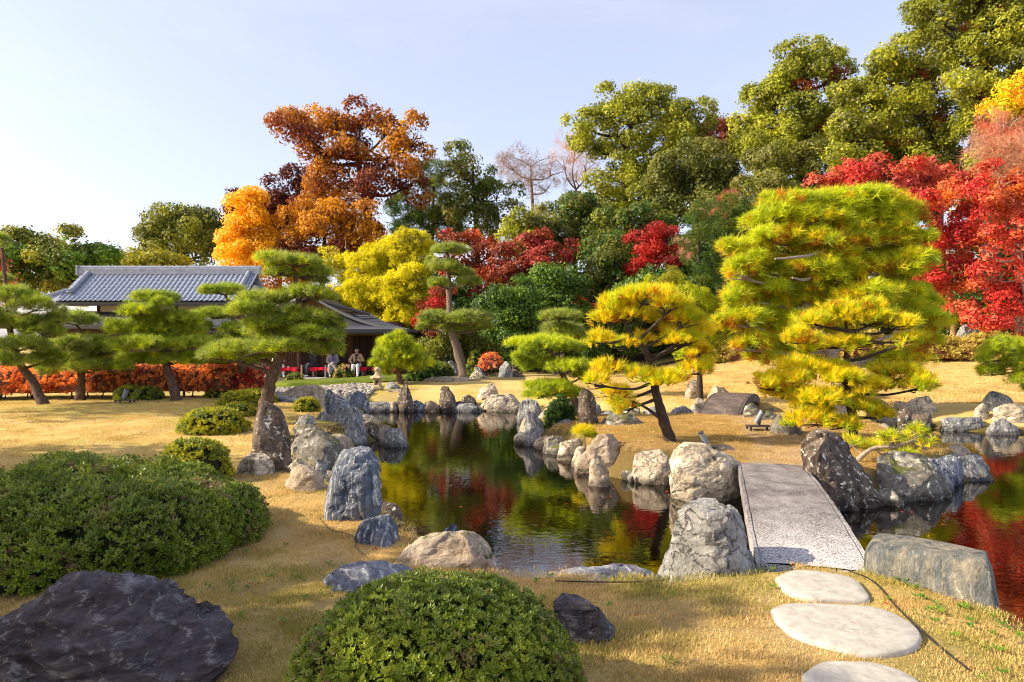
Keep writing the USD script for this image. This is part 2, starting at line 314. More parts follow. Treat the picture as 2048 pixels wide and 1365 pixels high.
        col = 'cw.result'
    links += [(col, 'p.base_color'), (hgt, 'b.height'), ('b.normal', 'p.normal')]
    MAT[name] = usdkit.material(stage, '/World/Looks/' + name, nodes, links, surface='p.BSDF')
rockmat('rock_blue', [(0.038, 0.052, 0.084), (0.084, 0.105, 0.147), (0.182, 0.203, 0.245), (0.336, 0.350, 0.371)], 1.8, (.2, .15, .6), (4.5, 4.5, .8), vein=(.75, .75, .74), vein_scale=1.1, bd=.06)
rockmat('rock_striped', [(0.14, 0.102, 0.136), (0.187, 0.212, 0.255), (0.357, 0.374, 0.399)], 2.2, (.5, .9, .3), (2, 5, 2), vein=(.75, .74, .72), vein_scale=2.2)
rockmat('rock_layer', [(0.025, 0.022, 0.027), (0.064, 0.051, 0.055), (0.111, 0.098, 0.111), (0.238, 0.238, 0.264)], 1.6, (.15, .36, .25), (1.0, 1.6, 5.5), vein=(.50, .49, .48), vein_scale=1.3, vein_amt=.4, lichen=.22, lichen_col=(.34, .34, .31), bd=.10)
rockmat('rock_brown', [(0.024, 0.018, 0.015), (0.068, 0.049, 0.037), (0.136, 0.102, 0.075), (0.231, 0.184, 0.136)], 2.4, (.1, .2, .1), (2.2, 2.2, 1.0), lichen=.42, lsc=16)
rockmat('rock_cream', [(.20, .16, .11), (.40, .33, .24), (.58, .50, .38), (.68, .62, .50)], 2.4, (.4, .1, .5), (1.2, 1.2, 1.6), lichen=.2, crack=.3, crack_scale=6.5)
rockmat('rock_tan', [(0.123, 0.088, 0.062), (0.264, 0.202, 0.141), (0.387, 0.308, 0.229), (0.510, 0.440, 0.352)], 2.0, (.4, .5, .2), (1.6, 1.6, 1.2), lichen=.22, moss=.12)
rockmat('rock_grey', [(0.056, 0.060, 0.068), (0.136, 0.140, 0.144), (0.240, 0.240, 0.236), (0.368, 0.360, 0.344)], 2.2, (.1, .25, .2), (2.8, 2.8, .9), lichen=.3, vein=(.55, .54, .5), vein_scale=1.6)
rockmat('rock_crackle', [(0.109, 0.102, 0.095), (0.218, 0.211, 0.197), (0.313, 0.306, 0.286), (0.394, 0.381, 0.354)], 2.0, (.1, .2, .2), (1.4, 1.4, 1.2), crack=.6, crack_scale=7.5, bd=.06)
rockmat('rock_mossy', [(0.050, 0.047, 0.040), (0.115, 0.104, 0.086), (0.216, 0.198, 0.166), (0.331, 0.310, 0.266)], 2.2, (.3, .2, .2), (1.3, 1.3, 1.3), lichen=.5, lichen_col=(.50, .50, .42), moss=.34, lsc=11)
rockmat('rock_slab', [(.045, .055, .06), (.11, .12, .12), (.20, .185, .15), (.32, .28, .21)], 1.8, (.05, .35, .2), (4.2, 4.2, .6), lichen=.1, vein=(.36, .30, .2), vein_scale=1.4, vein_amt=.5)
rockmat('bridge_stone', [(.058, .052, .052), (.118, .105, .104), (.21, .19, .187), (.30, .275, .268)], 4.0, (0, 0, .3), (1, .6, 1), lichen=.42, lichen_col=(.62, .61, .60), lsc=95, wet=False, bd=.008, bump=.7, tone_zone=(4.9, 6.6))
rockmat('bridge_brown', [(.05, .038, .034), (.11, .085, .075), (.2, .15, .125)], 4.0, (0, 0, .3), (1, .5, 1), lichen=.15, lsc=30, wet=False, bd=.02)

MAT['water'] = usdkit.material(stage, '/World/Looks/water', {
    'g': ('geometry', {}), 'mp': ('mapping', {'scale': (1.0, 1.4, 1.0)}), 'mp2': ('mapping', {'scale': (.35, .8, 1.0)}),
    'n': ('noise_texture', {'scale': 9.0, 'detail': 2.0, 'roughness': 0.5, 'distortion': .3}), 'n2': ('noise_texture', {'scale': 1.2, 'detail': 1.0}),
    'h': ('math', {'math_type': 'multiply'}),
    'b': ('bump', {'strength': .5, 'distance': .0055}),
    'f': ('fresnel', {'IOR': 2.9}), 'gl': ('glossy_bsdf', {'color': (.97, .95, .92), 'roughness': .012}), 't': ('transparent_bsdf', {'color': (.55, .48, .24)}), 'm': ('mix_closure', {})},
    [('g.position', 'mp.vector'), ('g.position', 'mp2.vector'), ('mp.vector', 'n.vector'), ('mp2.vector', 'n2.vector'), ('n.fac', 'h.value1'), ('n2.fac', 'h.value2'), ('h.value', 'b.height'),
     ('b.normal', 'gl.normal'), ('b.normal', 'f.normal'), ('f.fac', 'm.fac'), ('t.BSDF', 'm.closure1'), ('gl.BSDF', 'm.closure2')], surface='m.closure')
MAT['ground'] = usdkit.material(stage, '/World/Looks/ground', {
    'g': ('geometry', {}), 'z': ('attribute', {'attribute': 'zone'}), 'n': ('noise_texture', {'scale': .55, 'detail': 5.0, 'roughness': .6}), 'n2': ('noise_texture', {'scale': 34.0, 'detail': 8.0, 'roughness': .75}),
    'r2': ('rgb_ramp', {'ramp': [(.28, (.5, .5, .5)), (.5, (1, 1, 1)), (.74, (1.4, 1.4, 1.4))]}),
    'r1': ('rgb_ramp', {'ramp': [(.3, (.66, .74, .5)), (.45, (.88, .9, .8)), (.56, (1, 1, 1)), (.75, (1.14, 1.08, 1.1))]}),
    'm1': ('mix_color', {'blend_type': 'multiply', 'fac': 1.0, 'use_clamp': False}), 'm2': ('mix_color', {'blend_type': 'multiply', 'fac': .9, 'use_clamp': False}),
    'b': ('bump', {'strength': .9, 'distance': .03}), 'p': ('principled_bsdf', {'roughness': .95, 'specular_ior_level': .1})},
    [('g.position', 'n.vector'), ('g.position', 'n2.vector'), ('n.fac', 'r1.fac'), ('n2.fac', 'r2.fac'), ('z.color', 'm1.a'), ('r1.color', 'm1.b'), ('m1.result', 'm2.a'), ('r2.color', 'm2.b'), ('m2.result', 'p.base_color'), ('n2.fac', 'b.height'), ('b.normal', 'p.normal')], surface='p.BSDF')

# ------------------------------------------------------------------ terrain, pond
POND = Polygon([(-.45, 5.55), (.05, 5.05), (.7, 4.95), (1.27, 5.0), (1.9, 5.2), (2.6, 5.2), (3.05, 5.0), (3.2, 4.6), (3.18, 4.2), (3.25, 3.75), (3.9, 2.8), (8, 1.2), (40, -3), (40, 13.4), (13, 14.3), (11, 14.7), (10.2, 15.0), (9.6, 15.6),
                (8.9, 16.4), (7.6, 17.2), (5.9, 17.4), (4, 17.4), (2.2, 18.0), (1.2, 19.2), (.4, 19.7), (-1.8, 19.7), (-4.0, 19.4), (-4.0, 17.6), (-3.4, 15.8), (-2.75, 13.6), (-3.0, 12.7), (-3.4, 11.4), (-3.1, 10.2), (-2.6, 9.2), (-2.0, 8.2), (-1.5, 7.6), (-1.05, 6.7)])
ISLE = Polygon([(.3, 13.6), (.42, 13.0), (.9, 12.2), (1.15, 10.9), (1.4, 10.1), (1.75, 9.75), (2.2, 9.7), (2.5, 9.2), (2.9, 8.7), (3.5, 8.6), (3.95, 8.5), (4.5, 8.4), (5.4, 8.7), (6.0, 9.4), (6.8, 9.9), (7.0, 10.6), (7.0, 12), (7.5, 13.8), (7.6, 14.7), (6, 15.2), (3, 15.0), (1, 15.1), (.35, 14.6)])
WET = POND.difference(ISLE)
def smooth01(t): t = np.clip(t, 0, 1); return t * t * (3 - 2 * t)
def base_z(x, y):
    z = 0.12 * np.clip((y - 5.5) / 4, .12, 1) * (meshkit.fbm(np.stack([x * .22, y * .22, 0 * x], -1), 3, 5) - .5)
    z = z + .20 * np.exp(-((x + .3) / 5.5) ** 2 - ((y - 26.5) / 3.6) ** 2)
    z = z + smooth01((x - 3) / 6) * np.clip(y - 18, 0, 18) * (.042 + .05 * smooth01((x - 8) / 5))
    z = z + smooth01((x + 3) / 8) * np.clip(y - 35, 0, 60) * .14
    z = z + .16 * np.exp(-((x + 8) / 5.) ** 2 - ((y - 15) / 4.) ** 2)
    z = z + .10 * np.exp(-((x - 3.5) / 3.) ** 2 - ((y - 12) / 2.) ** 2)
    return z
def ground_z(x, y):
    x, y = np.atleast_1d(np.asarray(x, float)), np.atleast_1d(np.asarray(y, float))
    z = base_z(x, y)
    near = (y < 26) & (y > -6) & (x > -12)
    if near.any():
        pts = shapely.points(x[near], y[near]); d = shapely.distance(pts, WET.boundary); ins = shapely.contains_xy(WET, x[near], y[near])
        s = np.where(ins, -d, d) + .10 * (meshkit.fbm(np.stack([x[near] * 2, y[near] * 2, 0 * x[near]], -1), 3, 9) - .5)
        zz = z[near]; bed = WATER - .55; bw = .45 + 1.4 * smooth01((y[near] - 13.8) / 1.6) * ~shapely.contains_xy(ISLE.buffer(.2), x[near], y[near])
        z[near] = np.where(s < 0, WATER + (bed - WATER) * smooth01(-s / .5), np.where(s < bw, WATER + (zz - WATER) * smooth01(s / bw) ** .6, zz))
    return z
def gz(x, y): return float(ground_z([x], [y])[0])
def axis(lo, a, b, hi, step):
    f = np.arange(a, b + 1e-6, step)
    def out(s, e):
        o, p, h = [], s, step
        while abs(e - p) > h: h *= 1.16; p = p + math.copysign(h, e - s); o.append(p)
        return o + [e]
    return np.array(out(a, lo)[::-1] + list(f) + out(b, hi))
gx, gy = axis(-160, -9, 12, 160, .11), axis(-20, 2, 21, 260, .11)
X, Yg = np.meshgrid(gx, gy, indexing='ij'); xf, yf = X.ravel(), Yg.ravel()
zf = ground_z(xf, yf)
zf = zf + np.where(zf > WATER + .1, .02 * (meshkit.fbm(np.stack([xf * 3, yf * 3, 0 * xf], -1), 3, 3) - .5), 0)
ni, nj = len(gx), len(gy)
ii, jj = np.meshgrid(np.arange(ni - 1), np.arange(nj - 1), indexing='ij'); i0 = (ii * nj + jj).ravel()
gfaces = np.stack([i0, i0 + nj, i0 + nj + 1, i0 + 1], 1)
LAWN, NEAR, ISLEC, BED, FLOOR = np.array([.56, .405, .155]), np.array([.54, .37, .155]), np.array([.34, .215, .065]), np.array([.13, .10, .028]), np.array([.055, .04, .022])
col = np.tile(LAWN, (len(xf), 1))
w = smooth01((9.2 - yf) / 3)[:, None]; col = col * (1 - w) + NEAR * w
inisle = shapely.contains_xy(ISLE.buffer(.3), xf, yf); col[inisle] = ISLEC
col[zf < WATER + .12] = BED
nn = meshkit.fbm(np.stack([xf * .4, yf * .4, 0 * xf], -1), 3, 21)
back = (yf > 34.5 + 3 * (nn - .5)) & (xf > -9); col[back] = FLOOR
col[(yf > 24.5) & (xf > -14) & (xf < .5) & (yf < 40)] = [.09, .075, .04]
pathd = shapely.distance(shapely.points(xf, yf), LineString([(3.35, 8.6), (4.1, 10.3), (4.6, 12.2), (4.6, 14.4)])); col[(pathd < .42 + .3 * (nn - .5)) & inisle] = [.42, .31, .19]
mossy = (yf > 12.5) & (yf < 24) & (xf < -3) & (nn + .02 * (yf - 15) > .52) & (zf > WATER + .2); col[mossy] = col[mossy] * .45 + np.array([.30, .27, .045]) * .55
tone_zone = (meshkit.fbm(np.stack([xf * .9, yf * .9, 0 * xf + 4], -1), 4, 31) > .60) & (zf > WATER + .2) & (yf < 34); col[tone_zone] = col[tone_zone] * .6 + np.array([.30, .22, .12]) * .4  # brown worn spots in the lawn
green = (nn > .56) & (yf < 9) & (yf > 3) & (zf > WATER + .2); col[green] = col[green] * .65 + np.array([.26, .25, .05]) * .35
wd = shapely.distance(shapely.points(xf, yf), WET); bank = (wd < .38) & (wd > 0) & (zf < -.02 + .3 * (nn - .5)) & (yf < 24); col[bank] = np.array([.13, .095, .035])
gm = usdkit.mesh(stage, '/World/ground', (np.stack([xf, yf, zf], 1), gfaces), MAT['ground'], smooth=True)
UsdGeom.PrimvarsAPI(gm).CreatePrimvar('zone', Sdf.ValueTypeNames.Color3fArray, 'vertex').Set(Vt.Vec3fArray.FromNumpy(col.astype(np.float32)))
tagp(gm.GetPrim(), kind='structure', label='dry golden lawn of the garden with the pond basin')
wv, wf = trimesh.creation.triangulate_polygon(POND.buffer(.25), engine='earcut')
single('pond_water', (np.column_stack([wv, np.full(len(wv), WATER)]), np.asarray(wf)), MAT['water'], label='dark still pond reflecting the autumn trees', kind='structure', smooth=False)

# ------------------------------------------------------------------ foliage prototypes
def spray(rng, n=24, leaf=(.32, .15), spread=(1, 1, 1), up=0.5, droop=0.0):
    """n folded leaves through a unit ball, local +z outwards"""
    c = rng.normal(0, 1, (n, 3)); c = c / np.linalg.norm(c, axis=1, keepdims=True) * rng.uniform(.25, 1, (n, 1)) ** .6 * np.array(spread)
    nrm = rng.normal(0, 1, (n, 3)) * (1 - up) + np.array([0, 0, 1]) * up + c * .5; nrm /= np.linalg.norm(nrm, axis=1, keepdims=True)
    a = np.cross(nrm, rng.normal(size=(n, 3))) + np.array([0, 0, -droop]); a /= np.linalg.norm(a, axis=1, keepdims=True)
    b = np.cross(nrm, a); b /= np.linalg.norm(b, axis=1, keepdims=True)
    s = rng.uniform(.7, 1.25, (n, 1)); L, W = leaf
    v = np.stack([c - a * L * s / 2, c + b * W * s / 2 + nrm * .05 * L, c + a * L * s / 2 - nrm * .08 * L, c - b * W * s / 2 + nrm * .05 * L], 1).reshape(-1, 3)
    return v, np.arange(4 * n).reshape(n, 4)
def tuft(rng, n=44, w=.042, open_=1.0):
    """pine needles fanned out of a shoot, +z along the shoot"""
    th = rng.uniform(0, 6.283, n); ph = np.arccos(rng.uniform(.05 if open_ > .8 else .45, 1, n)) * open_
    d = np.stack([np.sin(ph) * np.cos(th), np.sin(ph) * np.sin(th), np.cos(ph)], 1)
    o = np.stack([0 * th, 0 * th, rng.uniform(-.35, .25, n)], 1); L = rng.uniform(.75, 1.1, (n, 1))
    s = np.cross(d, rng.normal(size=(n, 3))); s /= np.linalg.norm(s, axis=1, keepdims=True)
    v = np.stack([o - s * w / 2, o + s * w / 2, o + d * L], 1).reshape(-1, 3)
    return v, np.arange(3 * n).reshape(n, 3)
def rosette(rng, n=8, L=1.0, W=.42, tilt=.55):
    th = np.arange(n) * 2.4 + rng.uniform(0, 6); el = rng.uniform(tilt * .5, tilt * 1.5, n)
    d = np.stack([np.cos(th) * np.cos(el), np.sin(th) * np.cos(el), np.sin(el)], 1); s = np.stack([-np.sin(th), np.cos(th), 0 * th], 1)
    up = np.cross(d, s) * -1; k = rng.uniform(.7, 1.1, (n, 1))
    o = np.stack([0 * th, 0 * th, rng.uniform(-.5, .2, n)], 1)
    v = np.stack([o + d * .08, o + d * .55 * L * k + s * W / 2 * k + up * .06, o + d * L * k - up * .1, o + d * .55 * L * k - s * W / 2 * k + up * .06], 1).reshape(-1, 3)
    return v, np.arange(4 * n).reshape(n, 4)
def twigs(rng, n=22, w=.045):
    th = rng.uniform(0, 6.283, n); ph = np.arccos(rng.uniform(.2, 1, n))
    d = np.stack([np.sin(ph) * np.cos(th), np.sin(ph) * np.sin(th), np.cos(ph)], 1); o = rng.normal(0, .35, (n, 3)); L = rng.uniform(.6, 1.3, (n, 1))
    s = np.cross(d, rng.normal(size=(n, 3))); s /= np.linalg.norm(s, axis=1, keepdims=True)
    v = np.stack([o - s * w / 2, o + s * w / 2, o + d * L], 1).reshape(-1, 3)
    return v, np.arange(3 * n).reshape(n, 3)
PROTO = {'broad': lambda r: spray(r, 17, (.60, .36), (1.25, 1.25, .9), up=.62), 'fine': lambda r: spray(r, 30, (.36, .18)), 'maple': lambda r: spray(r, 18, (.50, .36), (1.4, 1.4, .45), up=.68), 'bamboo': lambda r: spray(r, 18, (.85, .17), (1, 1, .5), up=.45, droop=.8),
         'conifer': lambda r: spray(r, 30, (.6, .12), (1, 1, .6), up=.5), 'twig': lambda r: twigs(r), 'tuft': lambda r: tuft(r, 22, .062, .95), 'candle': lambda r: tuft(r, 20, .07, .8)}

def clump_points(rng, lobes, rs, cl, dens, fill=.25, zsq=.72):
    """positions and outward normals of leaf sprays over sub-clumps on each lobe. lobes: centre (3) + radii (3)"""
    pos, nrm = [], []
    for c, r in lobes:
        area = 4 * np.pi * ((r[0] * r[1]) ** 1.6 / 3 + (r[0] * r[2]) ** 1.6 / 3 + (r[1] * r[2]) ** 1.6 / 3) ** (1 / 1.6)
        k = max(4, int(area / (np.pi * rs * rs) * .95))
        d = rng.normal(size=(k, 3)); d /= np.linalg.norm(d, axis=1, keepdims=True)
        d = d[(d[:, 2] > -.75) & ((d[:, 1] < .45) | (rng.random(k) < .5))]
        cc = c + d * r * rng.uniform(.72, 1.0, (len(d), 1))
        for q, dq in zip(cc, d):
            rr = rs * rng.uniform(.6, 1.25); m = max(3, int(4.2 * rr * rr / (cl * cl) * dens))
            e = rng.normal(size=(m, 3)); e /= np.linalg.norm(e, axis=1, keepdims=True)
            e = e + dq * .55 + np.array([0, 0, .35]); e /= np.linalg.norm(e, axis=1, keepdims=True)
            pos.append(q + e * rr * np.array([1, 1, zsq]) * rng.uniform(.7, 1.05, (m, 1))); nrm.append(e)
        m = int(area / (cl * cl) * fill * dens * .5); e = rng.normal(size=(m, 3)); e /= np.linalg.norm(e, axis=1, keepdims=True)
        pos.append(c + e * r * rng.uniform(.2, .8, (m, 1))); nrm.append(e)
    return np.vstack(pos), np.vstack(nrm)
def lobes3(lobes, Y, rng, flat=1.0):
    out = []
    for l in lobes:
        u, v, ru, rv = l[:4]; dy = l[4] if len(l) > 4 else rng.uniform(-.5, .5) * ru / FPX * Y * .8
        y = Y + dy; out.append((P(u, v, y), np.array([ru / FPX * y, ru / FPX * y * .85, rv / FPX * y])))
    return out
def limb_paths(trunk, L3, rng, per=1):
    """curved limbs from the trunk to each lobe"""
    out = []; tp = smoothline(trunk, 8)
    for c, r in L3:
        low = tp[tp[:, 2] < c[2] - .25 * np.hypot(*(tp[:, :2] - c[:2]).T).min() + .2]
        cand = low if len(low) else tp[:1]
        k = np.argmin(np.linalg.norm(cand - c, axis=1) + .0); s = cand[k]
        mid = s * .45 + c * .55 + np.array([rng.normal(0, .1), rng.normal(0, .1), -.12 * np.linalg.norm(c - s)])
        out.append((s, mid, c, r))
    return out
def tree(name, label, Y, lobes, trunk, mats, cl=.3, rs=1.0, dens=1.0, proto='broad', bark='bark_dark', r0=.25, extra=(), seed=0, cat_='tree', group=None, limbs=True, r1=None, weights=None, fill=.5):
    rng = np.random.default_rng(seed + 1000)
    tr = [P(u, v, Y) for u, v in trunk]; b = tr[0].copy(); b[2] = gz(b[0], b[1]) - .15
    if tr[0][2] > b[2] + .3: tr = [b] + tr
    else: tr[0] = b
    t = thing(name, label, cat_, loc=(b[0], b[1], b[2] + .15), group=group)
    L3 = lobes3(lobes, Y, rng)
    ms = [tube(tr, r0, (r1 or r0 * .35), 9, 6, .25, seed, .5)]
    if limbs:
        for s, mid, c, r in limb_paths(np.array(tr), L3, rng):
            ms.append(tube([s, mid, c], r0 * .28, r0 * .09, 6, 5, .2, seed))
            for _ in range(3):
                e = rng.normal(size=3); e[2] = abs(e[2]); e /= np.linalg.norm(e)
                ms.append(tube([mid * .4 + c * .6, c + e * r * .5 + [0, 0, -.05], c + e * r * .9], r0 * .14, r0 * .04, 4, 3))
    part(t, 'trunk', cat(ms), MAT[bark])
    if proto == 'maple': dens, fill = dens * .75, fill * .5
    pos, nrm = clump_points(rng, L3, rs, cl, dens, fill, .36 if proto == 'maple' else .72)
    mats = [mats] if isinstance(mats, str) else mats
    protos = [(PROTO[proto](rng), MAT[m]) for m in mats for _ in range(2)]
    wt = np.repeat(np.array(weights or [1] * len(mats), float), 2); wt /= wt.sum()
    # material picked in patches, so that colour changes branch by branch
    pn = meshkit.fbm(pos / (rs * 2.2), 2, seed + 7); order = np.argsort(np.argsort(pn + rng.normal(0, .06, len(pn)))) / len(pn)
    mi = np.searchsorted(np.cumsum(np.array(weights or [1] * len(mats), float) / np.sum(weights or [1] * len(mats))), order * .9999)
    idx = np.minimum(mi, len(mats) - 1) * 2 + rng.integers(0, 2, len(pos))
    instancer(t, 'crown', protos, pos, nrm, cl * rng.uniform(.75, 1.25, len(pos)), idx, rng)
    for nm, em, elobes, ecl, ers, edens, epr in extra:
        E3 = lobes3([(a, b, c_ * .9, d_) for a, b, c_, d_ in elobes], Y - .3, rng); p2, n2 = clump_points(rng, E3, ers, ecl, edens)
        instancer(t, nm, [(PROTO[epr](rng), MAT[em])], p2, n2, ecl * rng.uniform(.75, 1.25, len(p2)), np.zeros(len(p2), int), rng)
    return t
def pine(name, label, Y, pads, trunk, mats, weights=None, size=.12, r0=.1, dens=1.45, seed=0, bark='bark_pine', proto='tuft', branches=(), cat_='pine tree', depth=.85, group=None, step=None, thick=1.5, extra=1):
    rng = np.random.default_rng(seed + 5000); size *= 1.42 if proto == 'candle' or extra > 3 else 1.14
    tr = [P(u, v, Y) for u, v in trunk]; b = tr[0]; g = gz(b[0], b[1]); b[2] = min(b[2], g) - .08
    for k in range(1, len(tr)): tr[k][1] += rng.normal(0, .05)
    t = thing(name, label, cat_, loc=(b[0], b[1], b[2] + .08), group=group)
    L3 = []
    more = [(p[0] + rng.uniform(-.95, .95) * p[2], p[1] + rng.uniform(-1.1, 1.5) * p[3], p[2] * rng.uniform(.32, .6), p[3] * rng.uniform(.55, .95)) for p in pads for _ in range(extra)]
    for k, p in enumerate(list(pads) + more):
        u, v, ru, rv = p[:4]; dy = p[4] if len(p) > 4 else rng.uniform(-.75, .55) * (60 / FPX * Y)
        y = Y + dy; c = P(u, v, y); L3.append((c, np.array([ru / FPX * y, ru / FPX * y * depth, rv / FPX * y * thick])))
    part(t, 'trunk', tube(tr, r0, r0 * .3, 10, 7, .35, seed, .45), MAT[bark])
    for path, ra, rb in branches:
        part(t, 'branch', tube([P(u, v, Y + dy) for u, v, dy in path], ra, rb, 7, 6, .3, seed + 3), MAT[bark])
    for s, mid, c, r in limb_paths(np.array(tr), L3[:len(pads)], rng):
        base = c - [0, 0, r[2] * .35]
        mid = s * .5 + base * .5 + np.array([rng.normal(0, .06), rng.normal(0, .06), rng.uniform(-.1, .02)]) * min(1, np.linalg.norm(base - s))
        ms = [tube([s, mid, base], r0 * .34, r0 * .14, 6, 5, .3, seed)]
        for _ in range(6):
            a = rng.uniform(0, 6.283); e = base + np.array([math.cos(a) * r[0], math.sin(a) * r[1], r[2] * rng.uniform(0, .5)]) * rng.uniform(.6, .95)
            ms.append(tube([mid * .35 + base * .65, (base + e) / 2 + rng.normal(0, .03, 3), e], r0 * .13, r0 * .04, 4, 3))
        part(t, 'branch', cat(ms), MAT[bark])
    pos, nrm, low = [], [], []
    st = (step or size * .5)
    for c, r in L3:
        area = 2.9 * r[0] * r[1] + 3 * r[0] * r[2]; k = int(area / (st * st) * dens)
        d = rng.normal(size=(k, 3)); d /= np.linalg.norm(d, axis=1, keepdims=True); d[:, 2] = np.where(d[:, 2] < -.3, -d[:, 2], d[:, 2])
        rad = rng.uniform(.5, 1.0, (k, 1)) ** .8; lump = .62 + .72 * meshkit.fbm((c + d * r) / (size * 2.6), 2, seed)[:, None]
        pos.append(c + d * r * rad * lump + rng.normal(0, .06, (k, 3)) * r[:1].repeat(3) * [1, 1, .6]); nn_ = d * np.array([1, 1, .6]) * .8 + np.array([0, 0, .75]) + rng.normal(0, .25, (k, 3)); nrm.append(nn_)
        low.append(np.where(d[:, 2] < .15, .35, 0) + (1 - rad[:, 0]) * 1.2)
    pos, nrm, low = np.vstack(pos), np.vstack(nrm), np.concatenate(low)
    mats = [mats] if isinstance(mats, str) else mats
    protos = [(PROTO[proto](rng), MAT[m]) for m in mats for _ in range(2)]
    wt = np.array(weights or [1] * len(mats), float); wt /= wt.sum()
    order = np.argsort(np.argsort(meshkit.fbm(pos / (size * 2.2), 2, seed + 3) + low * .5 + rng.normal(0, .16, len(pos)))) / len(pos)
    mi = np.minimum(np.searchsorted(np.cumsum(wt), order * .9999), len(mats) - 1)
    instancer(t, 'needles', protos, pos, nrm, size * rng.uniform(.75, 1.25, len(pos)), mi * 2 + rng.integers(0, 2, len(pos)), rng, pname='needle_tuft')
    return t
def bush(name, label, blobs, mats, weights, leaf=.03, dens=1.0, seed=0, core='dark_core', cat_='shrub', group=None, z0=None, stems=0, bark='bark_grey', lump=.06, skirt=0.05, expo=2.4, inner=.9):
    """clipped shrub: blobs (x, y, rx, ry, h)"""
    rng = np.random.default_rng(seed + 9000)
    x0, y0 = blobs[0][:2]; g0 = gz(x0, y0) if z0 is None else z0
    t = thing(name, label, cat_, loc=(x0, y0, g0), group=group)
    cores, pos, nrm = [], [], []
    def inside(p, k):
        m = np.zeros(len(p), bool)
        for j, (x, y, rx, ry, h) in enumerate(blobs):
            if j != k: m |= (np.abs((p[:, 0] - x) / rx) ** expo + np.abs((p[:, 1] - y) / ry) ** expo + np.abs((p[:, 2] - g0) / h) ** expo) < .85
        return m
    for k, (x, y, rx, ry, h) in enumerate(blobs):
        s = trimesh.creation.icosphere(3); v = s.vertices.copy(); v = v / (np.abs(v) ** expo).sum(1, keepdims=True) ** (1 / expo)
        v = v * np.array([rx, ry, h]) * inner; v[:, 2] = np.maximum(v[:, 2], h * skirt); v += [x, y, g0]
        v += s.vertices * ((meshkit.fbm(v * 2.2 / max(.2, rx), 3, seed) - .5) * lump * rx * 2)[:, None]; cores.append((v, s.faces))
        n = int((2 * np.pi * ((rx * ry) + (rx + ry) / 2 * h) * .62) / (leaf * leaf) * 1.0 * dens)
        d = rng.normal(size=(n, 3)); d[:, 2] = np.abs(d[:, 2]); d /= np.linalg.norm(d, axis=1, keepdims=True)
        q = d / (np.abs(d) ** expo).sum(1, keepdims=True) ** (1 / expo)
        p = q * np.array([rx, ry, h]); p = p * rng.uniform(.9, 1.02, (n, 1)) + [x, y, g0]
        lm = (meshkit.fbm(p * 2.2 / max(.2, rx), 3, seed) - .5) * lump * rx * 2 + (meshkit.fbm(p * 6 / max(.2, rx), 2, seed + 1) - .5) * lump * rx * 1.1
        p += d * lm[:, None]
        nn_ = np.sign(q) * np.abs(q) ** (expo - 1) / np.array([rx, ry, h]); nn_ /= np.linalg.norm(nn_, axis=1, keepdims=True)
        keep = ~inside(p, k) & (p[:, 2] > g0 + h * skirt) & ((meshkit.fbm(p * 2.6 / max(.25, rx) + 9, 3, seed + 6) < .645) | (p[:, 2] > g0 + h * .72))
        pos.append(p[keep]); nrm.append((nn_ + rng.normal(0, .35, (n, 3)) + [0, 0, .25])[keep])
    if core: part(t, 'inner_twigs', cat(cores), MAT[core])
    if stems:
        for _ in range(stems):
            x, y, rx, ry, h = blobs[rng.integers(len(blobs))]; a = rng.uniform(0, 6.283); q = np.array([x + math.cos(a) * rx * .6 * rng.random(), y - abs(math.sin(a)) * ry * .7 * rng.random(), g0 - .03])
            part(t, 'stem', tube([q, q + [rng.normal(0, .05), rng.normal(0, .03), h * .3], q + [rng.normal(0, .12), rng.normal(0, .06), h * .65]], .02, .01, 5, 3, .2), MAT[bark])
    pos, nrm = np.vstack(pos), np.vstack(nrm)
    protos = [(rosette(rng), MAT[m]) for m in mats for _ in range(2)]
    wt = np.array(weights, float); wt /= wt.sum(); order = np.argsort(np.argsort(meshkit.fbm(pos * 5, 2, seed + 3) + rng.normal(0, .15, len(pos)))) / len(pos)
    mi = np.minimum(np.searchsorted(np.cumsum(wt), order * .9999), len(mats) - 1)
    instancer(t, 'leaves', protos, pos, nrm, leaf * rng.uniform(.75, 1.3, len(pos)), mi * 2 + rng.integers(0, 2, len(pos)), rng)
    return t

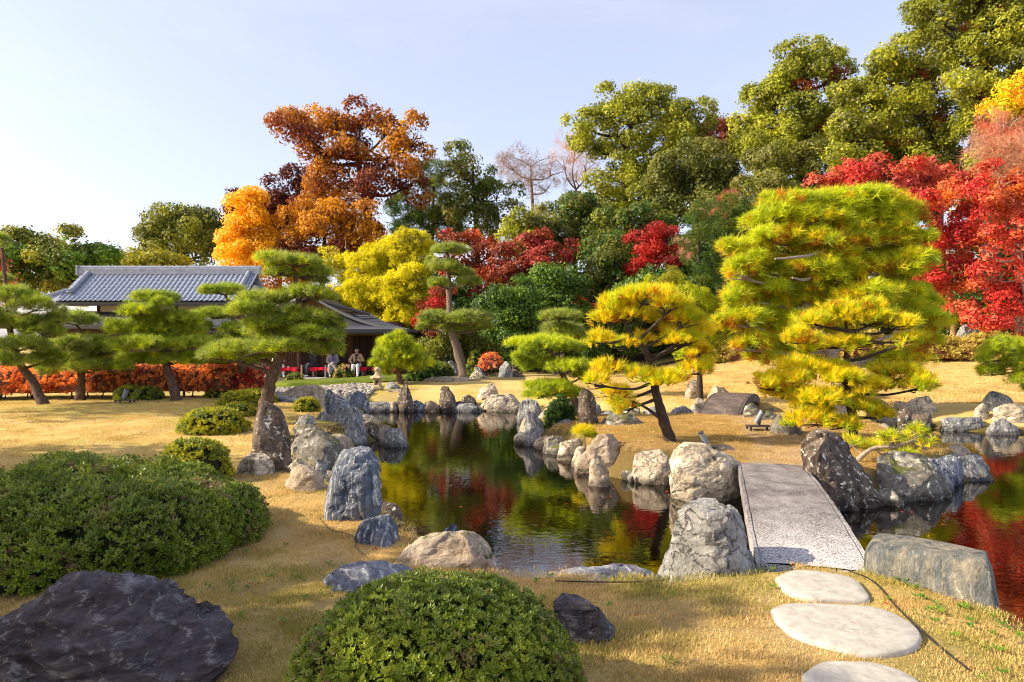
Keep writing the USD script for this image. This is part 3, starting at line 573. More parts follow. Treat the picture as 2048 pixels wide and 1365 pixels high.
# ------------------------------------------------------------------ rocks
def rock_mesh(outline, Y, thick, seed, bottom, Y2=None, res=(48, 30), facets=13, rough=.07, strata=0.0, expo=2.7, cutmin=.64, top=.75):
    rng = np.random.default_rng(seed + 77); o = np.array(outline, float)
    yl, yr = Y, (Y2 or Y); u0, u1 = o[:, 0].min(), o[:, 0].max()
    yy = yl + (yr - yl) * (o[:, 0] - u0) / (u1 - u0)
    yp = yy + thick * .22; w = np.stack([(o[:, 0] - CU) / FPX * yp, yy, CAMH - (o[:, 1] - CV) / FPX * yp], 1)
    x, z = w[:, 0], w[:, 2]
    px = np.concatenate([[x[0] - .02], x, [x[-1] + .02]]); pz = np.concatenate([[bottom], z, [bottom]])
    ztop = z.max(); nth, nz = res
    lv = bottom + (ztop - bottom) * (1 - (1 - np.linspace(0, .992, nz)) ** 1.35)
    L, R = [], []
    for zz in lv:
        xs = []
        for a in range(len(px) - 1):
            za, zb = pz[a], pz[a + 1]
            if (za - zz) * (zb - zz) <= 0 and za != zb: xs.append(px[a] + (px[a + 1] - px[a]) * (zz - za) / (zb - za))
        L.append(min(xs)); R.append(max(xs))
    L, R = np.array(L), np.array(R); hw = np.maximum((R - L) / 2, .01); xc = (L + R) / 2; wm = hw.max()
    th = np.arange(nth) * 2 * np.pi / nth; c, s = np.cos(th), np.sin(th)
    sx, sy = np.sign(c) * np.abs(c) ** (2 / expo), np.sign(s) * np.abs(s) ** (2 / expo)
    hd = thick / 2 * (hw / wm) ** .55; t = (lv - bottom) / (ztop - bottom); hd = hd * np.sqrt(np.clip(1.02 - t ** 3 * top, .05, 1))
    yc = np.interp(xc, [min(x.min(), xc.min()), max(x.max(), xc.max()) + 1e-6], [yl, yr]) + thick * .28
    sl = (yr - yl) / max(x.max() - x.min(), .01)
    v = np.stack([xc[:, None] + hw[:, None] * sx, yc[:, None] + hd[:, None] * sy + hw[:, None] * sx * sl, np.repeat(lv[:, None], nth, 1)], -1)
    v[..., 0] += hd[:, None] * sy * (xc.mean() / ((yl + yr) / 2))   # the stone lies with its depth turned along the bank
    rings = [v]
    for k in (.72, .4): rings.append((v[-1:] - v[-1:].mean(1, keepdims=True)) * k + v[-1:].mean(1, keepdims=True) + [0, 0, (ztop - bottom) * .012 * (1 - k)])
    v = np.concatenate(rings, 0); m = len(v); apex = v[-1].mean(0); v = np.vstack([v.reshape(-1, 3), apex])
    i, j = np.meshgrid(np.arange(m - 1), np.arange(nth), indexing='ij')
    q = np.stack([i * nth + j, i * nth + (j + 1) % nth, (i + 1) * nth + (j + 1) % nth, (i + 1) * nth + j], -1).reshape(-1, 4)
    ja = np.arange(nth); f = np.vstack([q[:, [0, 1, 2]], q[:, [0, 2, 3]], np.stack([(m - 1) * nth + ja, (m - 1) * nth + (ja + 1) % nth, np.full(nth, m * nth)], 1)])
    tgt = (v[:, 0].min(), v[:, 0].max(), v[:, 2].max())
    cen = np.array([xc.mean(), yc.mean(), (bottom + ztop) / 2]); size = float(np.mean([2 * wm, thick, ztop - bottom]))
    for k in range(facets):
        n = np.array([rng.normal(0, .55), -abs(rng.normal(.45, .5)) if rng.random() < .8 else abs(rng.normal(0, .7)), rng.normal(.15, .35)]); n /= np.linalg.norm(n)
        dd = (v - cen) @ n; off = dd.max() * rng.uniform(cutmin, .95); over = dd > off
        v[over] -= n * ((dd[over] - off) * .88)[:, None]
    nrm = trimesh.Trimesh(v, f, process=False).vertex_normals
    a = meshkit.fbm(v / size * 2.4 + seed, 4, seed) - .5; b = 1 - 2 * np.abs(meshkit.fbm(v / size * 4.5 + 3.3, 4, seed + 4) - .5)
    disp = a * 1.25 + (b - .8) * .9 + (meshkit.fbm(v / size * 14, 3, seed + 8) - .5) * .5
    if strata:
        ax = np.array([-.33, -.25, .9]); q = (v @ ax) / size * 11 + a * 5
        disp += strata * (np.abs((q % 1) - .5) * 2 - .5) + strata * .8 * (np.abs((q * .37 % 1) - .5) * 2 - .5)
    disp = disp - np.median(disp) + (1 - 2 * np.abs(meshkit.fbm(v / size * 9 + 7.7, 3, seed + 5) - .5) - .8) * .7
    K = 34; sd_ = cen + rng.uniform(-.6, .6, (K, 3)) * [2 * wm, thick, ztop - bottom]; k_ = cKDTree(sd_).query(v + (meshkit.fbm(v / size * 5, 3, seed + 2) - .5)[:, None] * size * .12)[1]
    gr_, of_ = rng.normal(0, .16, (K, 3)), rng.normal(0, .5, K)
    disp = disp * .75 + of_[k_] * .34 + ((v - sd_[k_]) * gr_[k_]).sum(1) / (rough * size) * .26 * min(1.0, (rough / .055) ** 2)
    v = v + nrm * (disp * rough * size)[:, None]
    x0, x1 = v[:, 0].min(), v[:, 0].max(); v[:, 0] = tgt[0] + (v[:, 0] - x0) * (tgt[1] - tgt[0]) / (x1 - x0)   # cutting the facets must not shrink the stone
    v[:, 2] = bottom + (v[:, 2] - bottom) * (tgt[2] - bottom) / (v[:, 2].max() - bottom)
    return v, f
ROCKBOX = []
def rock(label, outline, Y, thick, mat, seed, base='g', name='rock', cat_='rock', **kw):
    us = [p[0] for p in outline]; xm = (np.mean(us) - CU) / FPX * Y
    bottom = (WATER - .35) if base == 'w' else min(gz(xm, Y), gz(xm, Y + thick * .5), gz((min(us) - CU) / FPX * Y, Y), gz((max(us) - CU) / FPX * Y, Y)) - .15
    bottom = min(bottom, min(CAMH - (p[1] - CV) / FPX * Y for p in outline) - .04)
    near = (max(us) - min(us)) > 95
    kw.setdefault('res', (72, 46) if near else (44, 28))
    single(name, rock_mesh(outline, Y, thick, seed, bottom, **kw), MAT[mat], label=label, cat=cat_, smooth=26)
exec_rocks = [
 ('dark layered purple-grey boulder lying low in front of the large azalea', [(-70, 1400), (-40, 1300), (0, 1265), (70, 1225), (130, 1165), (215, 1150), (265, 1156), (330, 1185), (400, 1225), (448, 1232), (466, 1270), (445, 1310), (420, 1400)], 3.25, .85, 'rock_layer', 1, 'g', dict(res=(150, 100), facets=9, rough=.05, strata=.8)),
 ('tall blue stone with white veins standing on the pond bank', [(650, 1062), (648, 1010), (660, 950), (682, 905), (715, 897), (738, 899), (752, 922), (760, 970), (763, 1005), (758, 1062)], 6.1, .62, 'rock_blue', 2, 'g', dict(res=(96, 64), facets=6)),
 ('low blue-grey striated stone leaning beside the tall blue stone', [(704, 1110), (710, 1065), (738, 1036), (768, 1034), (795, 1065), (808, 1110)], 5.35, .35, 'rock_blue', 3, 'g', {}),
 ('broad grey and tan boulder behind the round front azalea', [(786, 1145), (790, 1115), (803, 1098), (850, 1078), (900, 1065), (960, 1074), (985, 1095), (994, 1145)], 4.8, .6, 'rock_tan', 4, 'g', dict(facets=10)),
 ('small dark stone peeping over the broad boulder at the pond edge', [(882, 1075), (888, 1058), (903, 1052), (918, 1072)], 6.2, .2, 'rock_blue', 5, 'w', {}),
 ('white striped stone half hidden by the round front azalea', [(636, 1215), (645, 1165), (690, 1140), (760, 1129), (822, 1140), (840, 1200)], 4.35, .5, 'rock_striped', 6, 'g', {}),
 ('flat blue-grey rock lying along the near pond edge', [(1050, 1168), (1095, 1150), (1190, 1137), (1240, 1130), (1290, 1143), (1330, 1168)], 4.72, .34, 'rock_striped', 7, 'g', dict(facets=5)),
 ('large crackled pale grey boulder on the left of the stone bridge', [(1310, 1148), (1332, 1100), (1350, 1032), (1372, 1014), (1455, 1008), (1480, 1030), (1500, 1080), (1516, 1148)], 4.85, .7, 'rock_crackle', 8, 'g', dict(res=(96, 64), facets=8)),
 ('long flat-topped grey-green slab rock on the right of the stone bridge', [(1731, 1165), (1735, 1100), (1748, 1079), (1800, 1078), (1880, 1090), (1972, 1106), (1988, 1140), (2006, 1225), (2018, 1285)], 4.85, .5, 'rock_slab', 9, 'g', dict(Y2=4.1, res=(110, 60), facets=1, cutmin=.9, expo=5.0, top=.25, rough=.012)),
 ('small blue stone in the grass at the foot of the long slab rock', [(1890, 1235), (1905, 1205), (1950, 1200), (1985, 1225), (2003, 1255)], 4.15, .25, 'rock_blue', 10, 'g', {}),
 ('blue-grey stone at the water edge at the lower right', [(1985, 1300), (2000, 1268), (2040, 1270), (2075, 1310)], 3.85, .3, 'rock_blue', 11, 'g', {}),
 ('grey stone cut by the right edge in the grass', [(2015, 1340), (2022, 1290), (2055, 1285), (2090, 1340)], 3.55, .3, 'rock_slab', 12, 'g', {}),
 ('dark bluish stone standing behind the right side of the round front azalea', [(1112, 1330), (1114, 1202), (1132, 1193), (1190, 1200), (1212, 1245), (1250, 1288), (1258, 1330)], 3.6, .45, 'rock_layer', 13, 'g', dict(facets=8)),
 ('tall dark brown lichen-spotted stone below the leaning pine', [(495, 950), (498, 920), (506, 850), (524, 806), (538, 803), (556, 825), (572, 870), (580, 950)], 8.3, .6, 'rock_brown', 14, 'g', dict(res=(80, 56), rough=.045, facets=9)),
 ('small cream block stone at the foot of the tall dark stone', [(474, 950), (478, 912), (500, 907), (526, 907), (536, 922), (542, 950)], 8.1, .3, 'rock_cream', 15, 'g', {}),
 ('wide mossy grey boulder on the left bank behind the tall dark stone', [(570, 935), (576, 880), (600, 856), (635, 850), (662, 872), (690, 888), (706, 935)], 9.6, .8, 'rock_mossy', 16, 'w', dict(res=(80, 50))),
 ('grey-brown wedge-shaped boulder left of the tall blue stone', [(560, 990), (575, 947), (600, 928), (628, 942), (642, 975), (655, 998)], 7.3, .45, 'rock_tan', 17, 'g', {}),
 ('little round pale stone beside the wedge-shaped boulder', [(578, 935), (585, 920), (600, 918), (612, 935)], 8.2, .16, 'rock_cream', 90, 'g', {}),
 ('small grey stone in the water below the mossy boulder', [(618, 945), (628, 922), (640, 918), (652, 945)], 9.0, .2, 'rock_grey', 91, 'w', {}),
 ('flat-topped tapering grey stone standing in the left bank water', [(655, 890), (660, 850), (671, 818), (690, 814), (712, 815), (726, 850), (739, 893)], 13.0, .75, 'rock_grey', 18, 'w', dict(facets=5)),
 ('small pale rounded stone left of the flat-topped stone', [(578, 862), (600, 834), (616, 829), (627, 834), (633, 862)], 12.4, .4, 'rock_grey', 19, 'g', {}),
 ('slim pointed grey stone like a shark fin', [(647, 850), (650, 815), (655, 788), (660, 780), (667, 795), (674, 850)], 13.6, .3, 'rock_blue', 20, 'g', {}),
 ('rounded grey stone at the foot of the pointed stone', [(626, 850), (634, 832), (648, 824), (662, 836), (668, 850)], 13.2, .3, 'rock_grey', 21, 'g', {}),
 ('slanting grey slab stone alone in the pond', [(766, 893), (765, 862), (778, 857), (800, 857), (812, 870), (825, 893)], 12.9, .35, 'rock_grey', 22, 'w', dict(facets=4)),
 ('small round brown stone touching the slanting slab in the pond', [(756, 875), (756, 858), (766, 850), (778, 854), (782, 875)], 13.2, .22, 'rock_tan', 23, 'w', {}),
 ('dark pointed standing stone on the far shore near the lantern', [(786, 822), (789, 795), (798, 772), (808, 763), (819, 775), (830, 800), (832, 822)], 19.3, .6, 'rock_brown', 24, 'w', {}),
 ('long low grey edging stone on the far left shore', [(724, 824), (728, 806), (760, 803), (790, 806), (793, 824)], 19.3, .5, 'rock_grey', 25, 'w', dict(facets=4)),
 ('jagged blue-grey low stone right of the dark pointed stone', [(812, 824), (826, 808), (840, 801), (852, 812), (858, 824)], 19.4, .4, 'rock_blue', 26, 'w', {}),
 ('short brown-and-white blocky stone at the far waterline', [(846, 824), (850, 806), (862, 802), (875, 804), (880, 824)], 19.3, .4, 'rock_tan', 27, 'w', {}),
 ('tall dark striped stone standing at the far shore', [(879, 824), (880, 780), (888, 773), (898, 774), (908, 790), (916, 824)], 19.3, .6, 'rock_brown', 28, 'w', {}),
 ('low wide dark stone on the far shore beside the striped stone', [(900, 824), (922, 808), (945, 806), (966, 824)], 19.2, .5, 'rock_grey', 29, 'w', {}),
 ('small dark rounded rock behind the low wide shore stone', [(920, 815), (926, 796), (935, 790), (946, 798), (953, 815)], 20.0, .4, 'rock_brown', 30, 'g', {}),
 ('broad rugged cream rock wall at the far shore centre', [(964, 824), (972, 802), (985, 790), (1020, 788), (1044, 790), (1052, 824)], 19.3, .8, 'rock_cream', 31, 'w', dict(res=(70, 40), facets=10)),
 ('pale wedge stone lying on the grassy mound', [(952, 796), (960, 778), (975, 769), (987, 767), (1000, 795)], 20.5, .6, 'rock_cream', 32, 'g', dict(facets=5)),
 ('large flat brown rock at the head of the pebble beach', [(556, 802), (564, 780), (590, 770), (625, 771), (645, 778), (652, 802)], 17.4, .9, 'rock_tan', 33, 'g', {}),
 ('low blue-grey rock at the left end of the pebble beach', [(552, 815), (558, 798), (580, 795), (592, 815)], 16.6, .5, 'rock_blue', 34, 'g', {}),
 ('blue-grey boulder in front of the pebble beach', [(696, 812), (699, 792), (714, 783), (730, 790), (738, 812)], 18.4, .5, 'rock_blue', 35, 'g', {}),
 ('low white-streaked stone left of the pebble beach boulder', [(669, 815), (674, 800), (688, 796), (702, 815)], 17.6, .4, 'rock_striped', 36, 'g', {}),
 ('flat tan stone on the left of the lantern', [(718, 787), (724, 776), (742, 774), (750, 787)], 21.6, .4, 'rock_tan', 37, 'g', {}),
 ('grey stone on the right of the lantern', [(768, 784), (772, 768), (785, 764), (800, 772), (806, 784)], 22.2, .5, 'rock_grey', 38, 'g', {}),
 ('flat tan stone lying before the lantern on the mound', [(768, 786), (790, 779), (812, 778), (822, 786)], 21.2, .3, 'rock_tan', 39, 'g', {}),
 ('broad low brown rock below the tall slender pine', [(838, 772), (858, 758), (900, 752), (935, 757), (945, 768)], 24.4, .9, 'rock_tan', 40, 'g', {}),
 ('grey rock under the tall slender pine trunk', [(882, 745), (888, 728), (902, 720), (918, 730), (924, 745)], 28.6, .7, 'rock_grey', 41, 'g', {}),
 ('pale stone pair front at the foot of the red azalea', [(936, 762), (944, 748), (956, 742), (967, 750), (972, 762)], 25.4, .5, 'rock_cream', 42, 'g', {}),
 ('grey stone pair back at the foot of the red azalea', [(946, 752), (950, 736), (962, 734), (968, 752)], 26.4, .4, 'rock_grey', 43, 'g', {}),
 ('rugged upright grey stone right of the red azalea', [(996, 760), (1000, 734), (1008, 723), (1017, 726), (1022, 740), (1026, 760)], 26.0, .5, 'rock_grey', 44, 'g', {}),
 ('dark low rock leaning on the rugged upright stone', [(1018, 760), (1024, 738), (1034, 742), (1046, 760)], 26.3, .5, 'rock_brown', 45, 'g', {}),
 ('upright grey stone at the left tip of the island', [(1042, 888), (1044, 862), (1050, 828), (1056, 823), (1070, 829), (1086, 848), (1092, 868), (1096, 888)], 13.1, .5, 'rock_grey', 46, 'w', dict(facets=5)),
 ('broad grey stone behind the island tip stone', [(1092, 885), (1104, 856), (1125, 844), (1160, 839), (1168, 885)], 12.9, .5, 'rock_grey', 47, 'w', {}),
 ('moss-stained stone at the waterline of the island tip', [(1086, 908), (1090, 882), (1108, 872), (1126, 876), (1132, 908)], 12.1, .4, 'rock_mossy', 48, 'w', {}),
 ('wide tan rock under the low pine on the far channel', [(1072, 842), (1082, 808), (1110, 797), (1150, 796), (1176, 806), (1184, 842)], 15.6, .7, 'rock_tan', 49, 'w', {}),
 ('rounded grey rock at the left of the channel mouth', [(1034, 836), (1040, 808), (1058, 799), (1076, 806), (1086, 836)], 16.6, .6, 'rock_grey', 50, 'w', {}),
 ('tall dark brown pillar stone on the island', [(1157, 862), (1158, 790), (1164, 779), (1176, 776), (1187, 795), (1195, 830), (1198, 862)], 12.5, .4, 'rock_brown', 51, 'g', dict(facets=5)),
 ('broad moss-mottled rock below the golden pine', [(1198, 872), (1206, 842), (1236, 824), (1262, 828), (1284, 845), (1294, 872)], 12.3, .6, 'rock_mossy', 52, 'g', {}),
 ('cream block stone at the island waterline', [(1114, 918), (1118, 886), (1132, 879), (1160, 880), (1170, 918)], 11.5, .4, 'rock_cream', 53, 'w', {}),
 ('great smooth brown-and-cream boulder on the island shore', [(1148, 938), (1164, 893), (1194, 869), (1226, 868), (1240, 888), (1252, 920), (1260, 955)], 10.3, .75, 'rock_tan', 54, 'w', dict(res=(84, 56), facets=6)),
 ('small pointed two-tone stone standing in the water before the great boulder', [(1177, 975), (1182, 928), (1192, 911), (1204, 914), (1213, 940), (1225, 975)], 9.4, .35, 'rock_tan', 55, 'w', {}),
 ('cream lichen-covered boulder below the golden pine trunk', [(1268, 966), (1270, 922), (1288, 904), (1318, 901), (1340, 925), (1350, 966)], 9.6, .5, 'rock_cream', 56, 'w', dict(facets=8)),
 ('large cream and brown boulder at the left end of the bridge', [(1342, 985), (1341, 925), (1352, 902), (1372, 885), (1410, 889), (1440, 898), (1472, 910), (1484, 932), (1490, 1004)], 8.6, .8, 'rock_cream', 57, 'w', dict(res=(96, 64), facets=7)),
 ('huge rugged brown boulder sloping to the water right of the bridge', [(1610, 1015), (1611, 900), (1616, 870), (1626, 862), (1662, 871), (1700, 902), (1735, 948), (1760, 990), (1776, 1020)], 8.2, .9, 'rock_brown', 58, 'w', dict(res=(110, 70), facets=7)),
 ('wide lichen-grey boulder right of the huge brown boulder', [(1752, 1000), (1758, 930), (1768, 912), (1800, 905), (1852, 922), (1895, 958), (1928, 1012)], 8.6, .8, 'rock_mossy', 59, 'w', dict(res=(90, 60))),
 ('blue-grey blocky rock behind the wide lichen boulder', [(1836, 985), (1844, 932), (1872, 911), (1906, 913), (1916, 935), (1926, 985)], 9.4, .6, 'rock_blue', 60, 'w', {}),
 ('dark grey rock reaching furthest right off the island', [(1900, 970), (1902, 920), (1930, 911), (1955, 915), (1972, 935), (1998, 958), (1996, 970)], 9.8, .7, 'rock_grey', 61, 'w', {}),
 ('speckled rock behind the blue-grey blocky rock', [(1840, 925), (1850, 900), (1868, 893), (1884, 905), (1892, 925)], 10.4, .4, 'rock_mossy', 62, 'g', {}),
 ('slim lichen-covered pillar stone in the back channel', [(1796, 868), (1797, 822), (1808, 818), (1820, 824), (1825, 868)], 14.0, .3, 'rock_brown', 63, 'w', {}),
 ('brown rock half hidden behind the front pine on the channel', [(1738, 826), (1742, 806), (1760, 797), (1778, 806), (1784, 826)], 16.6, .5, 'rock_tan', 64, 'w', {}),
 ('rounded brown rock at the lawn edge of the channel', [(1784, 832), (1788, 810), (1804, 803), (1820, 808), (1830, 832)], 16.2, .5, 'rock_tan', 65, 'w', {}),
 ('large pinkish tan rock on the lawn edge right of the pines', [(1822, 838), (1826, 800), (1850, 792), (1868, 800), (1884, 818), (1892, 838)], 16.4, .6, 'rock_cream', 66, 'w', {}),
 ('dark shiny rounded stone at the channel waterline', [(1821, 858), (1826, 838), (1842, 826), (1856, 826), (1864, 840), (1867, 858)], 15.2, .4, 'rock_brown', 67, 'w', {}),
 ('long flat edging slab on the right far shore', [(1880, 862), (1884, 838), (1900, 834), (1970, 837), (1980, 862)], 15.2, .5, 'rock_grey', 68, 'w', dict(facets=3, cutmin=.88)),
 ('dark angular grey rock at the back of the right shore group', [(1968, 835), (1976, 800), (1990, 784), (2018, 783), (2030, 800), (2032, 835)], 16.0, .6, 'rock_grey', 69, 'g', {}),
 ('round cream stone in the right shore group', [(1950, 838), (1952, 818), (1966, 808), (1978, 812), (1984, 838)], 15.6, .4, 'rock_cream', 70, 'g', dict(facets=3)),
 ('big pale cream boulder cut by the right edge on the far shore', [(1992, 852), (1998, 818), (2020, 808), (2050, 812), (2078, 830), (2080, 852)], 15.3, .7, 'rock_cream', 71, 'g', {}),
 ('grey split rock at the waterline of the right shore group', [(1970, 872), (1984, 846), (2008, 838), (2026, 848), (2050, 872)], 14.6, .5, 'rock_grey', 72, 'w', {}),
 ('upright tan stone on the far lawn left of the second bridge', [(1366, 802), (1374, 770), (1386, 760), (1396, 762), (1406, 785), (1410, 802)], 19.0, .5, 'rock_tan', 73, 'g', {}),
 ('rugged reddish boulder behind the second bridge', [(1411, 835), (1416, 790), (1432, 773), (1450, 773), (1468, 790), (1476, 835)], 17.6, .6, 'rock_tan', 74, 'w', {}),
 ('white boulder with yellow sprig at the second bridge end', [(1380, 845), (1384, 808), (1396, 797), (1408, 801), (1414, 845)], 15.4, .4, 'rock_cream', 75, 'w', {}),
 ('low dark rock in the channel behind the golden pine', [(1335, 845), (1344, 820), (1366, 812), (1388, 820), (1396, 845)], 15.0, .5, 'rock_grey', 76, 'w', {}),
 ('mossy upright rock at the right of the second bridge', [(1484, 852), (1492, 815), (1506, 806), (1518, 822), (1524, 852)], 13.6, .4, 'rock_mossy', 77, 'g', {}),
 ('mossy arched rock behind the floodlight on the island', [(1512, 855), (1520, 832), (1538, 822), (1556, 830), (1564, 855)], 13.0, .4, 'rock_mossy', 78, 'g', {}),
 ('tall mossy bank rock under the front pine', [(1545, 895), (1550, 850), (1562, 825), (1586, 822), (1606, 850), (1612, 900)], 11.2, .6, 'rock_mossy', 79, 'g', {}),
 ('flat stone lying half buried at the island path edge', [(1400, 905), (1425, 888), (1460, 890), (1478, 905)], 9.9, .3, 'rock_tan', 80, 'g', {}),
 ('large grey boulder in the shade beneath the red maple', [(1912, 700), (1915, 662), (1930, 648), (1958, 648), (1972, 668), (1976, 700)], 29.6, .9, 'rock_grey', 81, 'g', {}),
 ('low pale rock under the bamboo grass hedge on the far lawn', [(1430, 742), (1440, 728), (1462, 724), (1490, 730), (1500, 742)], 30.0, .6, 'rock_grey', 82, 'g', {}),
]
for lab, ol, Yr, tk, mt, sd, bs, kw in exec_rocks: rock(lab, ol, Yr, tk, mt, sd, bs, **kw)

rs_ = np.random.default_rng(77)
def edging(x, y, r, mat, seed):
    v = ICO3.vertices * np.array([rs_.uniform(.9, 1.3), rs_.uniform(.7, 1.0), rs_.uniform(.6, .9)]) * r
    for _ in range(6):
        n = rs_.normal(size=3); n[2] = abs(n[2]); n /= np.linalg.norm(n); d = v @ n; o = d.max() * rs_.uniform(.62, .9); k = d > o; v[k] -= n * ((d[k] - o) * .9)[:, None]
    v += ICO3.vertices * ((meshkit.fbm(v / r * 1.7 + seed, 4, seed) - .5) * r * .45)[:, None]; a = rs_.uniform(0, 6.28); c, s_ = math.cos(a), math.sin(a)
    return np.stack([v[:, 0] * c - v[:, 1] * s_ + x, v[:, 0] * s_ + v[:, 1] * c + y, v[:, 2] + WATER + r * .35], 1), ICO3.faces
ICO3 = trimesh.creation.icosphere(3)
RC = [(np.mean([(p[0] - CU) / FPX * r[2] for p in r[1]]), r[2], (max(p[0] for p in r[1]) - min(p[0] for p in r[1])) / FPX * r[2] / 2, r[0]) for r in exec_rocks]
edg = {}
for line, n in ((ISLE.exterior, 46), (LineString([c for c in POND.exterior.coords if c[1] > 14 and 1 < c[0] < 12.5]), 22), (LineString([c for c in POND.exterior.coords if c[0] < .5 and c[1] > 5.6]), 20)):
    for k in range(n):
        p = line.interpolate((k + rs_.uniform(-.3, .3)) / n, normalized=True); r = rs_.uniform(.16, .34)
        if (abs(p.x - 2.9) < .75 and 7 < p.y < 9.2) or (4.6 < p.x < 6.2 and p.y > 14): continue
        best = min(RC, key=lambda q: math.hypot(q[0] - p.x, q[1] - p.y))
        if math.hypot(best[0] - p.x, (best[1] - p.y) * .8) < best[2] * .8: continue
        edg.setdefault(best[3], []).append((p.x, p.y, r, k))
TONE = {'rock_grey': 'grey', 'rock_tan': 'tan', 'rock_mossy': 'mossy', 'rock_cream': 'pale', 'rock_brown': 'dark brown'}
for near_, lst in edg.items():
    for q, (x, y, r, k) in enumerate(sorted(lst)):
        mt = list(TONE)[rs_.integers(5)]; o = '' if len(lst) == 1 else ['first ', 'second ', 'third ', 'fourth ', 'fifth ', 'sixth ', 'seventh ', 'eighth ', 'ninth '][q]
        lab = f'{o}low {TONE[mt]} edging stone' + (' from the left' if o else '') + ' near ' + re.sub(r'( (of|the|on|a|at|in|and|with|by|to|from|below|beside|behind|left|right|far|before|great))+$', '', ' '.join(near_.split()[:6 if o else 10]))
        single('edging_stone', edging(x + rs_.normal(0, .05), y + rs_.normal(0, .05), r, 0, k), MAT[mt], label=lab, cat='stone', group='edging stones of the pond', smooth=38)

# ------------------------------------------------------------------ bridges and stepping stones
def slab_bridge(label, A, B, w, rise, thick, mat, seed, n=26):
    A, B = np.array(A, float), np.array(B, float); t = thing('stone_bridge', label, 'stone bridge', loc=(*(A + B)[:2] / 2, 0))
    d = B - A; s = np.array([d[1], -d[0], 0]); s /= np.linalg.norm(s)
    prof = [(-.5, 0), (-.5, -1), (.5, -1), (.5, 0), (.465, 0), (.462, -.06), (.45, -.06), (.447, 0), (-.447, 0), (-.45, -.06), (-.462, -.06), (-.465, 0)]
    prof = prof[:8] + [(x, 0) for x in np.linspace(.40, -.40, 9)] + prof[8:]
    ts = np.linspace(0, 1, n); V = []
    for q in ts:
        c = A + d * q + np.array([0, 0, rise * (1 - (2 * q - 1) ** 2)])
        for px, pz in prof:
            k = c + s * px * w * (1 + .03 * math.sin(q * 3)) + np.array([0, 0, thick * pz * 1.0 + .01 * (1 - (2 * px) ** 2)]); V.append(k)
    V = np.array(V); m = len(prof)
    V += ((meshkit.fbm(V * 5, 3, seed) - .5) * .018)[:, None] * np.array([1, 1, .6])
    i, j = np.meshgrid(np.arange(n - 1), np.arange(m), indexing='ij')
    f = np.stack([i * m + j, (i + 1) * m + j, (i + 1) * m + (j + 1) % m, i * m + (j + 1) % m], -1).reshape(-1, 4)
    f = np.vstack([f[:, [0, 1, 2]], f[:, [0, 2, 3]]])
    caps = [[a, b, c] for e in (0, (n - 1) * m) for a, b, c in ((e, e + 1, e + 2), (e, e + 2, e + 3))]
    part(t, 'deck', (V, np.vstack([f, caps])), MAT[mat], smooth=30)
    return t, s, d
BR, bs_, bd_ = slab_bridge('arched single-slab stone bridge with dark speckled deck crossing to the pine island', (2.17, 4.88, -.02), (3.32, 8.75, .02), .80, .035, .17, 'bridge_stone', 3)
slab_bridge('dark brown arched stone slab bridge behind the pine island', (4.28, 14.2, .04), (6.3, 18.6, .05), .85, .28, .2, 'bridge_brown', 5)
def stepping(label, outline, seed, top=.028):
    Yp = [(CAMH - top) * FPX / (v - CV) for u, v in outline]; pts = np.array([((u - CU) / FPX * y, y) for (u, v), y in zip(outline, Yp)])
    pg = Polygon(smoothline(np.vstack([pts, pts[:1]]), 5)[:-1]).buffer(0); c = np.array(pg.centroid.coords[0])
    th = np.linspace(0, 2 * np.pi, 60, endpoint=False); rr = []
    ext = pg.exterior
    for a in th:
        hit = LineString([c, c + 3 * np.array([math.cos(a), math.sin(a)])]).intersection(ext); rr.append(np.linalg.norm(np.array((hit.geoms[0] if hasattr(hit, 'geoms') else hit).coords[0]) - c))
    rr = np.array(rr); rings = [(1.0, -.12), (1.0, top - .03), (.985, top - .012), (.955, top - .002), (.8, top + .004), (.55, top + .006), (.25, top + .007)]
    V = np.array([[c[0] + math.cos(a) * r * k, c[1] + math.sin(a) * r * k, z] for k, z in rings for a, r in zip(th, rr)] + [[*c, top + .007]])
    V[:, 2] += (meshkit.fbm(V * 6, 3, seed) - .5) * .014; V[:, :2] += ((meshkit.fbm(V * 9, 2, seed + 1) - .5) * .015)[:, None]
    n = 60; i, j = np.meshgrid(np.arange(len(rings) - 1), np.arange(n), indexing='ij'); q = np.stack([i * n + j, i * n + (j + 1) % n, (i + 1) * n + (j + 1) % n, (i + 1) * n + j], -1).reshape(-1, 4); ja = np.arange(n); k = (len(rings) - 1) * n
    f = np.vstack([q[:, [0, 1, 2]], q[:, [0, 2, 3]], np.stack([k + ja, k + (ja + 1) % n, np.full(n, len(V) - 1)], 1)])
    single('stepping_stone', (V, f), MAT['white_stone'], label=label, cat='stepping stone', group='white stepping stones to the bridge'); return pg
STEPS = [stepping('small pale stepping stone directly before the bridge', [(1549, 1153), (1585, 1139), (1640, 1141), (1705, 1155), (1736, 1182), (1735, 1197), (1680, 1197), (1610, 1194), (1570, 1180)], 1),
         stepping('widest pale oval stepping stone in the middle of the row', [(1540, 1212), (1580, 1205), (1680, 1206), (1760, 1214), (1815, 1238), (1845, 1268), (1825, 1295), (1760, 1306), (1680, 1297), (1590, 1268), (1555, 1240)], 2),
         stepping('pale stepping stone nearest the viewer cut by the bottom edge', [(1602, 1345), (1640, 1322), (1690, 1318), (1750, 1322), (1810, 1340), (1850, 1370), (1860, 1430), (1760, 1470), (1650, 1440), (1610, 1390)], 3)]

